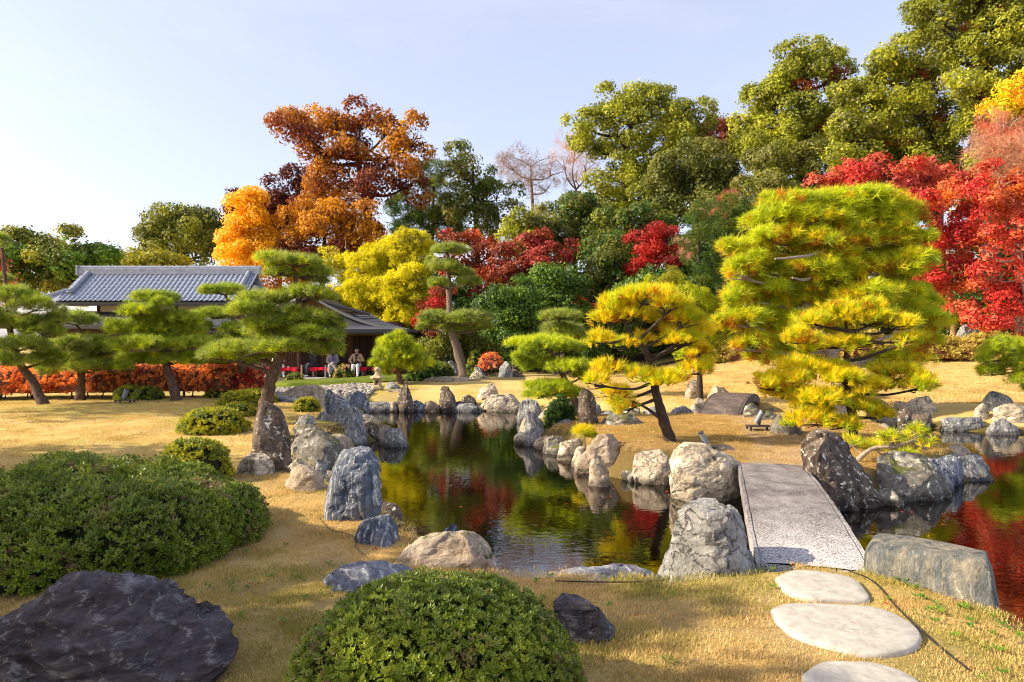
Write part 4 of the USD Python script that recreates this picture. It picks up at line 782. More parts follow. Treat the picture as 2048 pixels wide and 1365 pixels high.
# ------------------------------------------------------------------ background trees
tree('citrus_tree', 'dark green citrus tree dotted with orange fruit left of the tiled roof', 42, [(60, 520, 45, 42), (120, 508, 50, 42), (175, 530, 42, 42), (90, 560, 70, 30), (195, 500, 22, 20), (40, 500, 25, 25), (140, 560, 60, 30), (30, 560, 30, 35)], [(110, 640), (112, 580), (110, 530)], ['fresh_green', 'olive_dark', 'yellowgreen'], weights=[4, 4, 1], cl=.34, rs=1.0, seed=1,
     extra=[('fruit', 'orange_fruit', [(60, 530, 48, 44), (120, 520, 50, 42), (90, 565, 70, 30)], .09, 1.2, .012, 'fine')])
tree('round_tree', 'tall round olive-green tree standing alone behind the tiled roof', 58, [(355, 465, 66, 40), (310, 490, 32, 34), (405, 490, 36, 38), (360, 515, 60, 25), (330, 445, 30, 20), (390, 445, 35, 20)], [(370, 640), (372, 560), (368, 500)], ['olive_dark', 'camphor'], cl=.42, rs=1.2, seed=2, r0=.3, dens=.8)
tree('yellow_green_tree', 'low yellow-green tree peeping over the tiled roof ridge', 46, [(300, 530, 42, 26), (258, 530, 26, 14), (330, 538, 25, 18)], [(300, 640), (300, 560)], ['yellowgreen'], cl=.36, rs=.8, seed=3)
tree('maple_tree', 'pinkish red maple at the far left edge behind the left pine', 30, [(0, 520, 18, 22), (-8, 560, 30, 40), (5, 600, 30, 40)], [(-20, 700), (-14, 640), (-5, 560)], ['maple_salmon', 'maple_pink'], cl=.25, rs=.6, proto='maple', seed=4, r0=.12)
tree('ginkgo_tree', 'golden orange ginkgo tree with an upright crown', 46, [(495, 530, 55, 42), (495, 475, 46, 42), (502, 428, 32, 32), (468, 505, 30, 40), (533, 505, 28, 45), (500, 570, 60, 35), (510, 402, 14, 14)], [(500, 640), (498, 560), (500, 430)], ['ginkgo'], cl=.32, rs=.75, seed=5, dens=1.1)
tree('purple_tree', 'dark wine-purple tree behind the ginkgo', 55, [(560, 400, 48, 38), (470, 420, 24, 24), (602, 370, 30, 24), (545, 440, 30, 40), (590, 420, 40, 40), (465, 440, 20, 20)], [(560, 640), (560, 500), (560, 410)], ['wine'], cl=.4, rs=1.0, seed=6)
tree('zelkova_tree', 'giant orange-brown zelkova towering over the pavilion', 50, [(598, 262, 42, 22), (660, 250, 52, 24), (722, 243, 58, 24), (782, 258, 52, 26), (828, 290, 30, 30), (640, 315, 48, 34), (710, 310, 58, 38), (790, 325, 55, 38), (680, 375, 55, 40), (750, 385, 55, 40), (640, 395, 45, 40), (815, 375, 32, 32), (575, 255, 24, 14)],
     [(745, 640), (745, 540), (738, 450), (728, 380), (715, 320)], ['redbrown', 'zelkova', 'zelkova_gold'], weights=[2.5, 4, 1], cl=.40, rs=1.05, dens=.75, fill=.25, seed=7, r0=.55, bark='bark_dark')
tree('golden_tree', 'golden orange lower tree in front of the giant zelkova', 46, [(640, 450, 58, 38), (712, 440, 55, 32), (592, 455, 36, 40), (600, 510, 40, 35), (668, 500, 45, 35), (610, 410, 34, 28), (575, 510, 30, 40), (590, 550, 40, 25), (730, 490, 40, 30)], [(640, 650), (645, 560), (650, 470)], ['zelkova_gold', 'zelkova', 'redbrown'], weights=[4, 2, 2], cl=.36, rs=.85, dens=.85, seed=8, r0=.3)
tree('black_pine', 'tall dark pine behind the right side of the zelkova', 57, [(850, 365, 40, 24), (880, 350, 28, 16), (832, 415, 46, 28), (888, 400, 38, 28), (862, 455, 55, 28), (905, 440, 30, 20), (800, 450, 40, 24)], [(862, 640), (864, 500), (868, 360)], ['deep_green', 'conifer'], cl=.42, rs=.9, proto='conifer', seed=9)
tree('airy_tree', 'airy grey-green tree with visible slender limbs near the centre', 53, [(942, 318, 36, 22), (925, 358, 32, 26), (970, 368, 42, 34), (935, 412, 45, 36), (1000, 395, 38, 36), (962, 455, 55, 32), (1010, 440, 30, 26)], [(960, 650), (955, 520), (950, 420), (945, 340)], ['olive_grey', 'olive_dark', 'conifer'], cl=.38, rs=.85, dens=.6, fill=.1, seed=10, r0=.3)
for q, (lab, lb, tk, md) in enumerate([('half bare tree with thin brown crown above the centre', [(1060, 325, 50, 20), (1018, 335, 24, 18), (1108, 348, 34, 26), (1050, 360, 50, 22), (1095, 380, 34, 24)], [(1075, 650), (1072, 500), (1066, 420), (1062, 360)], 'twig_brown'),
                                       ('bare pinkish tree against the white cloud', [(1150, 305, 38, 24), (1128, 330, 24, 20), (1172, 335, 24, 26), (1150, 360, 30, 22)], [(1150, 650), (1150, 480), (1152, 380)], 'twig_pink')]):
    tree('bare_tree', lab, 62, lb, tk, [md], cl=.6, rs=.9, dens=.55, fill=.3, proto='twig', seed=11 + q, r0=.3, bark='bark_grey')
tree('camphor_tree', 'tall olive camphor tree right of the bare trees', 50, [(1210, 222, 52, 34), (1170, 255, 36, 32), (1275, 218, 46, 34), (1330, 208, 38, 24), (1372, 240, 42, 32), (1300, 268, 56, 32), (1235, 285, 52, 36), (1192, 300, 28, 24), (1350, 288, 48, 32), (1228, 350, 46, 38), (1250, 415, 58, 42), (1300, 400, 48, 42), (1205, 390, 34, 36), (1290, 340, 50, 36)],
     [(1265, 660), (1262, 520), (1255, 420), (1250, 330), (1262, 250)], ['camphor', 'camphor_bright'], cl=.34, rs=.95, dens=.85, seed=14, r0=.5)
tree('broadleaf_tree', 'dense dark green domed tree below the tall camphor', 47, [(1400, 325, 70, 44), (1350, 365, 50, 42), (1430, 375, 60, 46), (1385, 425, 70, 42), (1325, 420, 42, 40), (1450, 440, 40, 40)], [(1395, 660), (1395, 500), (1398, 400)], ['olive_dark', 'olive_grey'], weights=[3, 1], cl=.34, rs=.8, seed=15, r0=.4)
tree('broadleaf_tree', 'brown-green spreading tree behind the pink maple', 46, [(1150, 432, 52, 36), (1190, 458, 40, 36), (1110, 440, 38, 26), (1115, 485, 58, 34), (1175, 500, 50, 34)], [(1145, 660), (1148, 540), (1148, 470)], ['olive_dark', 'deep_green', 'olive_grey'], cl=.34, rs=.8, seed=16)
tree('broadleaf_tree', 'small light olive tree left of the brown-green spreading tree', 43, [(1050, 462, 44, 26), (1075, 445, 30, 18), (1030, 490, 30, 22)], [(1050, 660), (1050, 520)], ['camphor_bright', 'olive_grey'], cl=.32, rs=.7, seed=17)
tree('redbrown_tree', 'dark red-brown tree between the two tall camphors on the skyline', 60, [(1420, 268, 42, 20), (1468, 252, 34, 20), (1450, 300, 40, 28), (1395, 285, 24, 16)], [(1440, 660), (1440, 400), (1442, 300)], ['redbrown', 'wine'], cl=.42, rs=.9, seed=18, dens=.8)
IV = 'maple_dull'
for q, (lab, Yd, lb) in enumerate([('mid-height dark green tree between the conifers and the crimson maple', 41, [(1370, 500, 60, 46), (1330, 560, 50, 50), (1400, 570, 50, 60)]), ('shaded evergreen standing directly behind the left half of the big lime pine', 39, [(1520, 500, 60, 50), (1600, 520, 60, 50), (1560, 590, 70, 50), (1500, 600, 50, 60), (1620, 620, 50, 50)]),
                                   ('shaded evergreen standing directly behind the right half of the big lime pine', 38, [(1700, 480, 66, 50), (1780, 500, 60, 50), (1740, 580, 70, 50), (1830, 560, 50, 60), (1680, 620, 60, 40), (1800, 640, 60, 40)]), ('shaded evergreen between the pinkish and the crimson maples', 42, [(1170, 560, 60, 50), (1230, 480, 60, 50), (1290, 450, 50, 40), (1110, 590, 50, 50), (1020, 600, 60, 50), (1340, 600, 50, 60)]), ('shaded evergreen behind the orange and salmon maple', 36, [(1960, 470, 60, 60), (2040, 440, 60, 60), (2000, 560, 70, 60), (2060, 560, 50, 60)])]):
    tree('evergreen_tree', lab, Yd, lb, [(lb[0][0], 740), (lb[0][0], 640), (lb[0][0], lb[0][1])], ['olive_dark', 'deep_green', 'camphor'], cl=.34, rs=.75, seed=60 + q, r0=.2)
tree('camphor_tree', 'camphor tree wrapped in red ivy with a gap of sky in its crown', 46, [(1605, 140, 58, 28), (1560, 160, 38, 32), (1665, 150, 30, 36), (1525, 215, 42, 34), (1580, 240, 50, 34), (1665, 245, 45, 34), (1550, 275, 58, 32), (1500, 308, 46, 28), (1640, 295, 56, 30), (1620, 250, 40, 30), (1500, 255, 24, 30), (1545, 195, 34, 30), (1685, 205, 30, 34), (1600, 120, 60, 20)],
     [(1605, 660), (1608, 480), (1612, 330), (1618, 240), (1622, 180)], ['camphor_bright', 'camphor'], cl=.33, rs=.85, dens=.9, seed=19, r0=.45, extra=[('ivy', IV, [(1600, 190, 52, 16), (1665, 165, 28, 26), (1562, 240, 14, 34), (1620, 275, 44, 12), (1572, 300, 20, 20), (1655, 240, 20, 30)], .28, .5, .5, 'maple')])
tree('broadleaf_tree', 'grey-olive dense tree below the ivy-clad camphor', 42, [(1560, 340, 58, 42), (1622, 330, 48, 42), (1530, 380, 50, 34), (1590, 390, 52, 32), (1655, 370, 40, 36), (1500, 420, 50, 30), (1560, 450, 60, 40), (1640, 450, 60, 50)], [(1580, 660), (1580, 480), (1580, 390)], ['olive_grey', 'camphor'], cl=.3, rs=.75, seed=20)
tree('camphor_tree', 'broad spreading camphor tree with red ivy along its trunk', 40, [(1752, 150, 42, 46), (1812, 120, 56, 42), (1880, 132, 48, 42), (1722, 200, 38, 34), (1790, 200, 66, 42), (1870, 220, 58, 46), (1742, 260, 66, 40), (1822, 280, 66, 38), (1695, 310, 58, 32), (1900, 290, 50, 38), (1770, 322, 78, 28), (1684, 272, 30, 28), (1840, 330, 60, 30), (1900, 350, 60, 40), (1960, 330, 60, 50), (1930, 240, 40, 50), (1820, 380, 80, 40), (1720, 370, 60, 36)],
     [(1870, 660), (1872, 480), (1868, 340), (1855, 230), (1835, 170)], ['camphor_bright', 'camphor', 'olive_grey'], weights=[3, 2, 1], cl=.29, rs=.78, dens=.9, seed=21, r0=.5, extra=[('ivy', IV, [(1862, 180, 14, 34), (1880, 235, 18, 26), (1842, 150, 24, 10), (1800, 288, 44, 12), (1870, 300, 12, 30)], .22, .4, .35, 'maple')])
tree('camphor_tree', 'huge camphor tree filling the upper right corner', 33, [(1872, 48, 40, 40), (1940, 20, 64, 46), (2010, 60, 56, 56), (1960, 110, 56, 46), (2040, 140, 48, 56), (1905, -20, 60, 40), (2030, -10, 60, 60), (1990, 190, 46, 36), (1930, 180, 36, 36), (2080, 60, 40, 60), (1850, 20, 22, 18), (1970, 250, 40, 40), (2030, 270, 50, 50), (1900, 110, 30, 34), (1990, 340, 60, 50)],
     [(1985, 680), (1982, 480), (1972, 300), (1968, 180), (1985, 80), (2010, 0)], ['camphor_bright', 'camphor'], cl=.25, rs=.66, dens=.9, seed=22, r0=.45, extra=[('ivy', IV, [(1966, 160, 12, 46), (1998, 40, 12, 40), (1950, 60, 26, 10), (2028, 20, 10, 40)], .18, .32, .35, 'maple')])
tree('yellow_tree', 'bright yellow tree at the right edge below the corner camphor', 31, [(2022, 195, 42, 26), (2052, 228, 40, 36), (1992, 222, 22, 14), (2060, 180, 30, 30)], [(2050, 690), (2048, 450), (2040, 260)], ['ginkgo', 'bamboo_leaf'], cl=.24, rs=.5, seed=23, dens=.9)
tree('maple_tree', 'fading pinkish tan maple with bare twigs at the right edge', 29, [(2005, 262, 46, 38), (1985, 318, 46, 34), (2040, 320, 40, 50), (2020, 375, 40, 30), (1965, 355, 34, 24)], [(2040, 700), (2035, 480), (2020, 340)], ['twig_pink', 'maple_salmon'], weights=[3, 2], cl=.3, rs=.55, proto='twig', dens=1.6, seed=24, bark='bark_pale')
tree('maple_tree', 'salmon red maple spreading behind the top of the big lime pine', 31, [(1650, 376, 38, 20), (1710, 356, 52, 24), (1780, 342, 56, 26), (1832, 378, 58, 36), (1760, 385, 60, 26), (1690, 395, 50, 20), (1860, 345, 40, 22)], [(1800, 700), (1800, 520), (1795, 420)], ['maple_red', 'maple_salmon', 'maple_pink'], cl=.25, rs=.55, proto='maple', seed=25)
tree('maple_tree', 'brilliant red maple with a bare trunk right of the big lime pine', 28.6, [(1850, 420, 56, 40), (1920, 400, 56, 44), (1872, 478, 56, 40), (1940, 488, 55, 40), (1892, 538, 52, 32), (1950, 560, 46, 32), (1902, 598, 40, 26), (1875, 560, 34, 24), (1960, 440, 40, 34), (1925, 625, 34, 18)], [(1907, 692), (1904, 620), (1896, 540), (1900, 460)], ['maple_red', 'maple_salmon', 'maple_orange'], weights=[5, 2, 1], cl=.22, rs=.5, proto='maple', seed=26, r0=.15, bark='bark_orange')
tree('maple_tree', 'orange and salmon maple filling the right edge', 25.5, [(1985, 375, 46, 44), (2040, 395, 48, 56), (2010, 455, 50, 46), (2052, 505, 40, 56), (1995, 560, 40, 36), (2035, 610, 48, 42), (1992, 640, 38, 24), (2040, 670, 40, 28), (1975, 510, 30, 30), (2075, 450, 40, 60)], [(2060, 720), (2055, 620), (2040, 520), (2030, 430)], ['maple_red', 'maple_salmon', 'maple_orange'], weights=[4, 4, 1.5], cl=.21, rs=.48, proto='maple', seed=27, r0=.15, bark='bark_pale')
tree('maple_tree', 'red to brown maple right of the bamboo tops', 38, [(910, 480, 28, 16), (950, 490, 38, 22), (985, 510, 34, 24), (930, 530, 48, 28), (975, 550, 50, 28), (990, 585, 44, 26)], [(955, 690), (955, 600), (950, 530)], ['maple_dull', 'maple_red', 'maple_orange'], weights=[5, 1, 1], cl=.28, rs=.6, proto='maple', seed=28)
tree('maple_tree', 'pinkish red maple with upswept feathery branches near the centre', 36, [(1050, 492, 42, 18), (1022, 512, 38, 22), (1090, 522, 42, 22), (1132, 502, 32, 14), (1062, 548, 58, 24), (1010, 545, 34, 20), (1075, 480, 24, 12)], [(1075, 690), (1070, 600), (1060, 545)], ['maple_pink', 'maple_dull'], weights=[1, 2], cl=.26, rs=.5, proto='maple', seed=29)
tree('maple_tree', 'crimson maple left of the dark conifers', 36, [(1310, 468, 38, 18), (1285, 500, 38, 18), (1332, 508, 36, 22), (1310, 535, 48, 20), (1290, 478, 30, 14), (1335, 480, 26, 16)], [(1312, 690), (1312, 600), (1310, 530)], ['maple_red', 'maple_pink'], weights=[3, 1], cl=.25, rs=.5, proto='maple', seed=30)
tree('maple_tree', 'small deep red maple between the bamboo and the slender pine', 33, [(865, 610, 22, 24), (850, 645, 18, 22), (886, 588, 18, 18), (852, 672, 16, 14), (870, 640, 18, 18)], [(862, 740), (862, 680), (862, 630)], ['maple_red', 'maple_dull'], cl=.2, rs=.4, proto='maple', seed=31, r0=.07)
tree('maple_tree', 'bit of orange-red maple showing between the cloud-pruned evergreens', 34, [(1160, 612, 20, 9), (1098, 612, 16, 9), (1180, 625, 16, 12)], [(1150, 700), (1150, 640)], ['maple_orange', 'maple_red'], cl=.2, rs=.35, proto='maple', seed=32, r0=.06)
tree('evergreen_tree', 'bright green cloud-shaped evergreen in front of the camellia', 32.5, [(1115, 550, 42, 24), (1085, 590, 42, 24), (1140, 580, 38, 22), (1120, 620, 48, 24), (1080, 630, 34, 20)], [(1110, 735), (1112, 660), (1115, 590)], ['fresh_green', 'deep_green'], cl=.24, rs=.5, seed=33, r0=.12)
tree('camellia_tree', 'tall glossy dark green camellia left of the crimson maple', 37, [(1220, 510, 54, 32), (1205, 552, 56, 32), (1180, 592, 54, 32), (1250, 562, 44, 38), (1240, 610, 44, 40)], [(1215, 740), (1215, 650), (1215, 570)], ['deep_green', 'olive_dark'], cl=.27, rs=.6, seed=34, r0=.15)
tree('evergreen_tree', 'round dark green evergreen right of the slender pine', 31, [(1030, 590, 40, 26), (1018, 630, 38, 28), (1052, 660, 44, 32), (1000, 680, 40, 28), (1045, 620, 40, 24)], [(1028, 745), (1028, 680), (1028, 620)], ['fresh_green', 'deep_green'], weights=[1, 2], cl=.22, rs=.48, seed=35, r0=.1)
for q, (lab, Yd, lb) in enumerate([('dark shaded undergrowth thicket behind the slender pine', 36, [(962, 640, 54, 46), (985, 715, 60, 40), (930, 700, 40, 40)]), ('dark shaded undergrowth thicket below the bright green evergreen', 34.5, [(1095, 690, 70, 46), (1150, 670, 50, 50)]), ('dark shaded undergrowth thicket below the camellia and crimson maple', 35, [(1250, 650, 60, 56), (1300, 600, 60, 50), (1200, 690, 60, 46)]),
                                       ('dark shaded undergrowth thicket behind the red maple trunk', 33.5, [(1870, 650, 50, 50), (1950, 620, 60, 50), (2030, 640, 60, 60)]), ('dark shaded undergrowth thicket left of the big lime pine', 36, [(1350, 660, 70, 60), (1430, 640, 60, 70), (1390, 580, 60, 60)]), ('dark shaded undergrowth thicket behind the bamboo grove', 42, [(700, 620, 70, 60), (800, 640, 70, 70), (880, 600, 60, 80)])]):
    tree('thicket', lab, Yd, lb, [(lb[0][0], 740), (lb[0][0], 680), (lb[0][0], lb[0][1])], ['deep_green'], cl=.32, rs=.7, seed=36 + q, r0=.1, cat_='thicket')
tree('camellia_tree', 'low camellia with pale-edged leaves behind the slender pine trunk', 29.5, [(920, 660, 38, 26), (890, 690, 34, 24), (960, 690, 34, 26), (930, 700, 40, 22)], [(925, 745), (925, 700), (922, 670)], ['olive_dark', 'camphor'], cl=.2, rs=.42, seed=42, r0=.08)
tree('conifer_tree', 'dark upright conifer left of the big lime pine', 31, [(1395, 435, 14, 18), (1394, 475, 26, 28), (1398, 530, 36, 38), (1405, 590, 42, 40), (1400, 640, 46, 40)], [(1400, 740), (1400, 600), (1395, 420)], ['conifer', 'deep_green'], cl=.26, rs=.45, proto='conifer', seed=43, r0=.15)
tree('conifer_tree', 'broader dark conifer touching the top of the big lime pine', 33, [(1465, 420, 42, 22), (1450, 465, 44, 34), (1440, 530, 42, 46), (1500, 440, 40, 30)], [(1450, 740), (1450, 560), (1455, 430)], ['conifer', 'deep_green'], cl=.26, rs=.5, proto='conifer', seed=44, r0=.15)
tree('bare_tree', 'small salmon twiggy tree among the dark conifers', 34, [(1430, 420, 20, 22), (1460, 405, 14, 13), (1440, 450, 16, 18), (1368, 500, 12, 24)], [(1435, 700), (1434, 540), (1432, 450)], ['twig_pink', 'maple_salmon'], cl=.22, rs=.35, proto='twig', seed=45, r0=.08)
tree('yellow_green_tree', 'yellow-olive pine-like tree behind the golden pine', 18.5, [(1360, 592, 46, 24), (1400, 622, 42, 28), (1335, 562, 34, 20), (1408, 665, 38, 30), (1385, 655, 36, 26), (1400, 705, 36, 24), (1355, 625, 36, 22)], [(1400, 800), (1398, 730), (1390, 660), (1375, 600)], ['yellowgreen', 'pine_lime'], cl=.13, rs=.26, seed=46, r0=.09, proto='conifer')

# bamboo grove: every culm with its own leaves
rb = np.random.default_rng(3)
BAM = [(690, 475, 38.5, 'first bamboo of the grove at its left end behind the pavilion roof'), (722, 500, 37.5, 'low bamboo leaning over the pavilion gable'), (752, 485, 38.5, 'bamboo with a broad yellow plume above the pavilion gable'), (782, 462, 38.8, 'tall yellow bamboo left of the grove top'), (812, 460, 38.0, 'tallest bright bamboo at the top of the grove'), (846, 470, 38.5, 'tall bamboo with greenish plume at the right top of the grove'),
       (770, 545, 36.6, 'drooping bamboo in the front middle of the grove'), (806, 540, 36.2, 'front bamboo with a long bare straight culm'), (838, 545, 36.4, 'bamboo at the right front beside the deep red maple'), (735, 570, 36.8, 'short drooping bamboo hanging over the right roof slope')]
for q, (u, v, Yb, lab) in enumerate(BAM):
    base = P(u + (rb.uniform(10, 36) if u > 760 else 8), 745, Yb); base[2] = gz(base[0], base[1]); top = P(u, v, Yb)
    t = thing('bamboo', lab, 'bamboo', loc=base, group='bamboo grove behind the pavilion')
    mid = base * .4 + top * .6 + [.12, 0, .1]
    part(t, 'culm', tube([base - [0, 0, .1], mid, top], .045, .012, 8, 8), MAT['culm'])
    pos, nrm = [], []
    H = (745 - v)
    for k in range(26):
        f = rb.uniform(.0, .74); c = P(u + rb.normal(0, 30) * (.3 + f), v + f * H + rb.uniform(0, 14), Yb + rb.uniform(-.8, .6)); r = np.array([.72, .6, .26]) * rb.uniform(.6, 1.2)
        p, n = clump_points(rb, [(c, r)], .3, .22, .75, .2); pos.append(p); nrm.append(n)
        if k % 3 == 0: part(t, 'branch', tube([mid * .3 + top * .7 if f < .4 else mid, (mid + c) / 2 + [0, 0, .25], c], .012, .005, 4, 3), MAT['culm'])
    pos, nrm = np.vstack(pos), np.vstack(nrm)
    instancer(t, 'leaves', [(PROTO['bamboo'](rb), MAT['bamboo_leaf']), (PROTO['bamboo'](rb), MAT['bamboo_leaf' if q % 4 else 'yellowgreen'])], pos, nrm, .25 * rb.uniform(.75, 1.25, len(pos)), rb.integers(0, 2, len(pos)), rb)

# ------------------------------------------------------------------ garden pines
G = 'pine_green'
pine('garden_pine', 'pine at the far left cut by the picture edge with a leaning trunk', 16.3, [(30, 598, 45, 22), (75, 612, 28, 18), (20, 650, 60, 20), (85, 665, 40, 20), (40, 695, 60, 18), (98, 715, 32, 14), (18, 725, 45, 14), (0, 480, 18, 9), (2, 560, 22, 10), (-30, 640, 50, 30), (110, 640, 24, 14)], [(90, 814), (62, 768), (40, 727), (24, 670), (14, 610), (4, 500)], [G, 'pine_greyish'], size=.13, r0=.11, seed=1, extra=1, thick=1.05)
pine('garden_pine', 'small pine with upright dark trunk second from the left', 18, [(152, 643, 46, 16), (162, 690, 56, 15), (215, 702, 38, 15), (115, 700, 42, 15), (120, 735, 50, 14), (192, 735, 58, 14), (150, 715, 40, 12)], [(160, 803), (166, 765), (163, 720), (166, 680), (156, 652)], [G, 'pine_greyish'], size=.13, r0=.12, seed=2, extra=1, thick=1.05)
pine('garden_pine', 'layered pine with slanting reddish trunk in the middle of the left lawn', 17, [(308, 598, 46, 14), (275, 625, 44, 15), (345, 640, 58, 15), (268, 662, 54, 17), (350, 665, 62, 18), (300, 690, 72, 17), (280, 722, 48, 12), (352, 722, 58, 14), (385, 690, 26, 14), (318, 650, 50, 14)], [(357, 814), (346, 770), (332, 728), (326, 680), (316, 622), (310, 603)], [G, 'pine_lime'], weights=[4, 1], size=.13, r0=.12, seed=3, extra=1, thick=1.05)
pine('garden_pine', 'pine with a thick dark trunk standing by the crimson end of the hedge', 18.5, [(450, 584, 42, 13), (425, 632, 38, 15), (402, 655, 26, 12), (440, 690, 56, 15), (420, 722, 46, 12), (470, 660, 36, 14), (485, 715, 30, 12), (500, 690, 40, 14)], [(481, 786), (483, 740), (478, 690), (468, 640), (456, 600)], [G], size=.13, r0=.15, seed=4, extra=1, thick=1.05)
pine('garden_pine', 'large leaning pine with open tiers in front of the pavilion', 12.5, [(585, 526, 54, 13), (632, 548, 34, 13), (556, 545, 26, 10), (528, 602, 52, 15), (612, 588, 50, 13), (500, 625, 54, 18), (622, 640, 56, 16), (662, 652, 30, 12), (562, 668, 66, 15), (640, 674, 44, 14), (482, 700, 66, 14), (572, 697, 66, 15), (650, 695, 42, 14), (440, 712, 34, 12), (530, 650, 44, 13)],
     [(520, 866), (530, 805), (545, 752), (562, 712), (580, 680), (602, 640), (594, 592), (588, 545)], [G, 'pine_greyish', 'pine_lime'], weights=[4, 2, 1], size=.12, r0=.13, seed=5, bark='bark_pine', extra=1, thick=1.05, branches=[([(585, 668, 0), (555, 640, -.2), (520, 645, -.3), (470, 635, -.3)], .05, .02), ([(570, 700, 0), (530, 705, -.2), (490, 712, -.35)], .045, .018)])
pine('garden_pine', 'tall slender pine with a curved bare trunk behind the mound', 28, [(898, 502, 42, 10), (890, 535, 40, 12), (925, 548, 24, 9), (878, 568, 22, 10), (938, 566, 30, 11), (866, 640, 32, 15), (940, 640, 42, 16), (900, 650, 24, 10), (850, 655, 18, 9), (965, 655, 20, 9)], [(932, 746), (916, 705), (903, 655), (898, 600), (896, 540), (895, 505)], ['pine_greyish', G], size=.17, r0=.21, seed=6, bark='bark_grey', thick=1.15)
pine('garden_pine', 'small round-headed pine between the benches and the lantern', 24, [(792, 688, 36, 14), (772, 712, 28, 12), (818, 712, 36, 14), (768, 737, 20, 9), (802, 734, 46, 12), (836, 738, 14, 8), (795, 705, 40, 14)], [(804, 770), (798, 752), (793, 722), (792, 695)], ['pine_lime', G], size=.14, r0=.12, seed=7, extra=2, thick=1.2)
pine('garden_pine', 'yellow-green low pine on the left end of the island', 14.5, [(1095, 690, 56, 13), (1060, 702, 28, 11), (1135, 697, 42, 12), (1082, 730, 48, 15), (1142, 735, 46, 14), (1050, 727, 24, 11), (1100, 775, 52, 13), (1075, 792, 28, 11), (1138, 790, 36, 11), (1165, 752, 24, 10)], [(1162, 836), (1146, 792), (1132, 762), (1112, 728), (1102, 700)], ['pine_lime', G], weights=[3, 2], size=.115, r0=.09, seed=8, bark='bark_grey', extra=1, thick=1.05)
pine('garden_pine', 'grey-green tiered pine behind the yellow-green island pine', 19.5, [(1118, 634, 42, 10), (1122, 658, 48, 11), (1102, 676, 40, 9), (1150, 672, 28, 9)], [(1128, 800), (1126, 730), (1122, 670), (1118, 640)], ['pine_greyish', G], size=.13, r0=.09, seed=9, extra=1, thick=1.1)
pine('garden_pine', 'golden yellow pine with a dark leaning trunk at the island centre', 10.6, [(1290, 595, 66, 17), (1240, 612, 48, 16), (1342, 612, 44, 15), (1212, 642, 34, 16), (1272, 636, 48, 15), (1372, 642, 38, 16), (1202, 680, 26, 15), (1252, 690, 38, 12), (1362, 682, 48, 16), (1402, 668, 30, 18), (1215, 742, 34, 16), (1330, 758, 46, 12), (1392, 742, 36, 15), (1230, 790, 36, 15), (1256, 816, 24, 11), (1280, 755, 30, 12), (1190, 765, 24, 14), (1330, 640, 36, 14), (1400, 705, 26, 12)],
     [(1346, 890), (1326, 838), (1312, 785), (1304, 735), (1288, 700), (1262, 668), (1246, 636)], ['pine_lime', 'pine_gold', 'pine_rust'], weights=[3, 6, 1.0], size=.085, r0=.085, dens=1.1, seed=10, bark='bark_dark', proto='candle', extra=1, thick=1.2, branches=[([(1300, 722, 0), (1335, 700, -.1), (1368, 678, -.15)], .035, .014), ([(1322, 838, 0), (1290, 815, -.15), (1258, 800, -.3)], .03, .012)])
pine('garden_pine', 'biggest lime-green pine with dense tiers on the right of the island', 16.5, [(1680, 402, 66, 15), (1742, 397, 56, 14), (1602, 412, 66, 15), (1552, 440, 56, 18), (1802, 427, 42, 20), (1642, 442, 76, 18), (1722, 442, 58, 18), (1562, 482, 66, 18), (1502, 502, 46, 18), (1642, 490, 66, 18), (1762, 482, 66, 20), (1822, 482, 36, 18), (1482, 547, 40, 20), (1552, 542, 56, 18), (1632, 537, 56, 16), (1722, 542, 66, 18), (1800, 532, 56, 20), (1492, 602, 46, 20), (1562, 592, 52, 17), (1642, 592, 56, 17), (1742, 592, 66, 18), (1820, 592, 48, 18), (1482, 642, 42, 18), (1562, 652, 56, 20), (1852, 642, 38, 18), (1500, 692, 46, 17), (1572, 702, 46, 17), (1800, 722, 56, 17), (1700, 640, 60, 18), (1856, 685, 28, 14), (1470, 590, 24, 16)],
     [(1690, 812), (1668, 720), (1616, 620), (1622, 560), (1650, 530), (1658, 480), (1666, 425)], ['pine_lime', G, 'pine_gold', 'pine_rust'], weights=[8, 1.2, 2.2, 1.4], size=.15, r0=.15, dens=1.3, seed=11, bark='bark_pale', extra=6, thick=1.4, branches=[([(1655, 500, -.1), (1625, 510, -.6), (1590, 515, -.9), (1550, 518, -1.1)], .05, .02), ([(1640, 545, -.1), (1610, 560, -.5), (1585, 556, -.9)], .06, .02)])
pine('garden_pine', 'golden front pine at the island end of the bridge', 10.5, [(1690, 627, 56, 17), (1640, 647, 46, 14), (1742, 642, 56, 14), (1602, 682, 42, 15), (1642, 692, 46, 12), (1790, 652, 46, 12), (1820, 682, 28, 11), (1602, 737, 50, 15), (1562, 762, 52, 13), (1652, 742, 42, 13), (1802, 752, 56, 15), (1842, 772, 28, 12), (1572, 792, 46, 15), (1642, 802, 56, 18), (1722, 812, 36, 12), (1622, 842, 50, 18), (1682, 852, 36, 14), (1762, 832, 24, 11), (1740, 775, 40, 14), (1690, 760, 40, 14), (1535, 775, 26, 10), (1710, 690, 40, 13)],
     [(1694, 896), (1699, 842), (1691, 782), (1693, 722), (1690, 662)], ['pine_gold', 'pine_lime', 'pine_rust'], weights=[5, 4, 1], size=.085, r0=.085, dens=1.15, seed=12, bark='bark_dark', proto='candle', extra=2, thick=1.25, branches=[([(1697, 722, 0), (1730, 716, -.1), (1775, 700, -.2), (1832, 678, -.25)], .035, .015)])
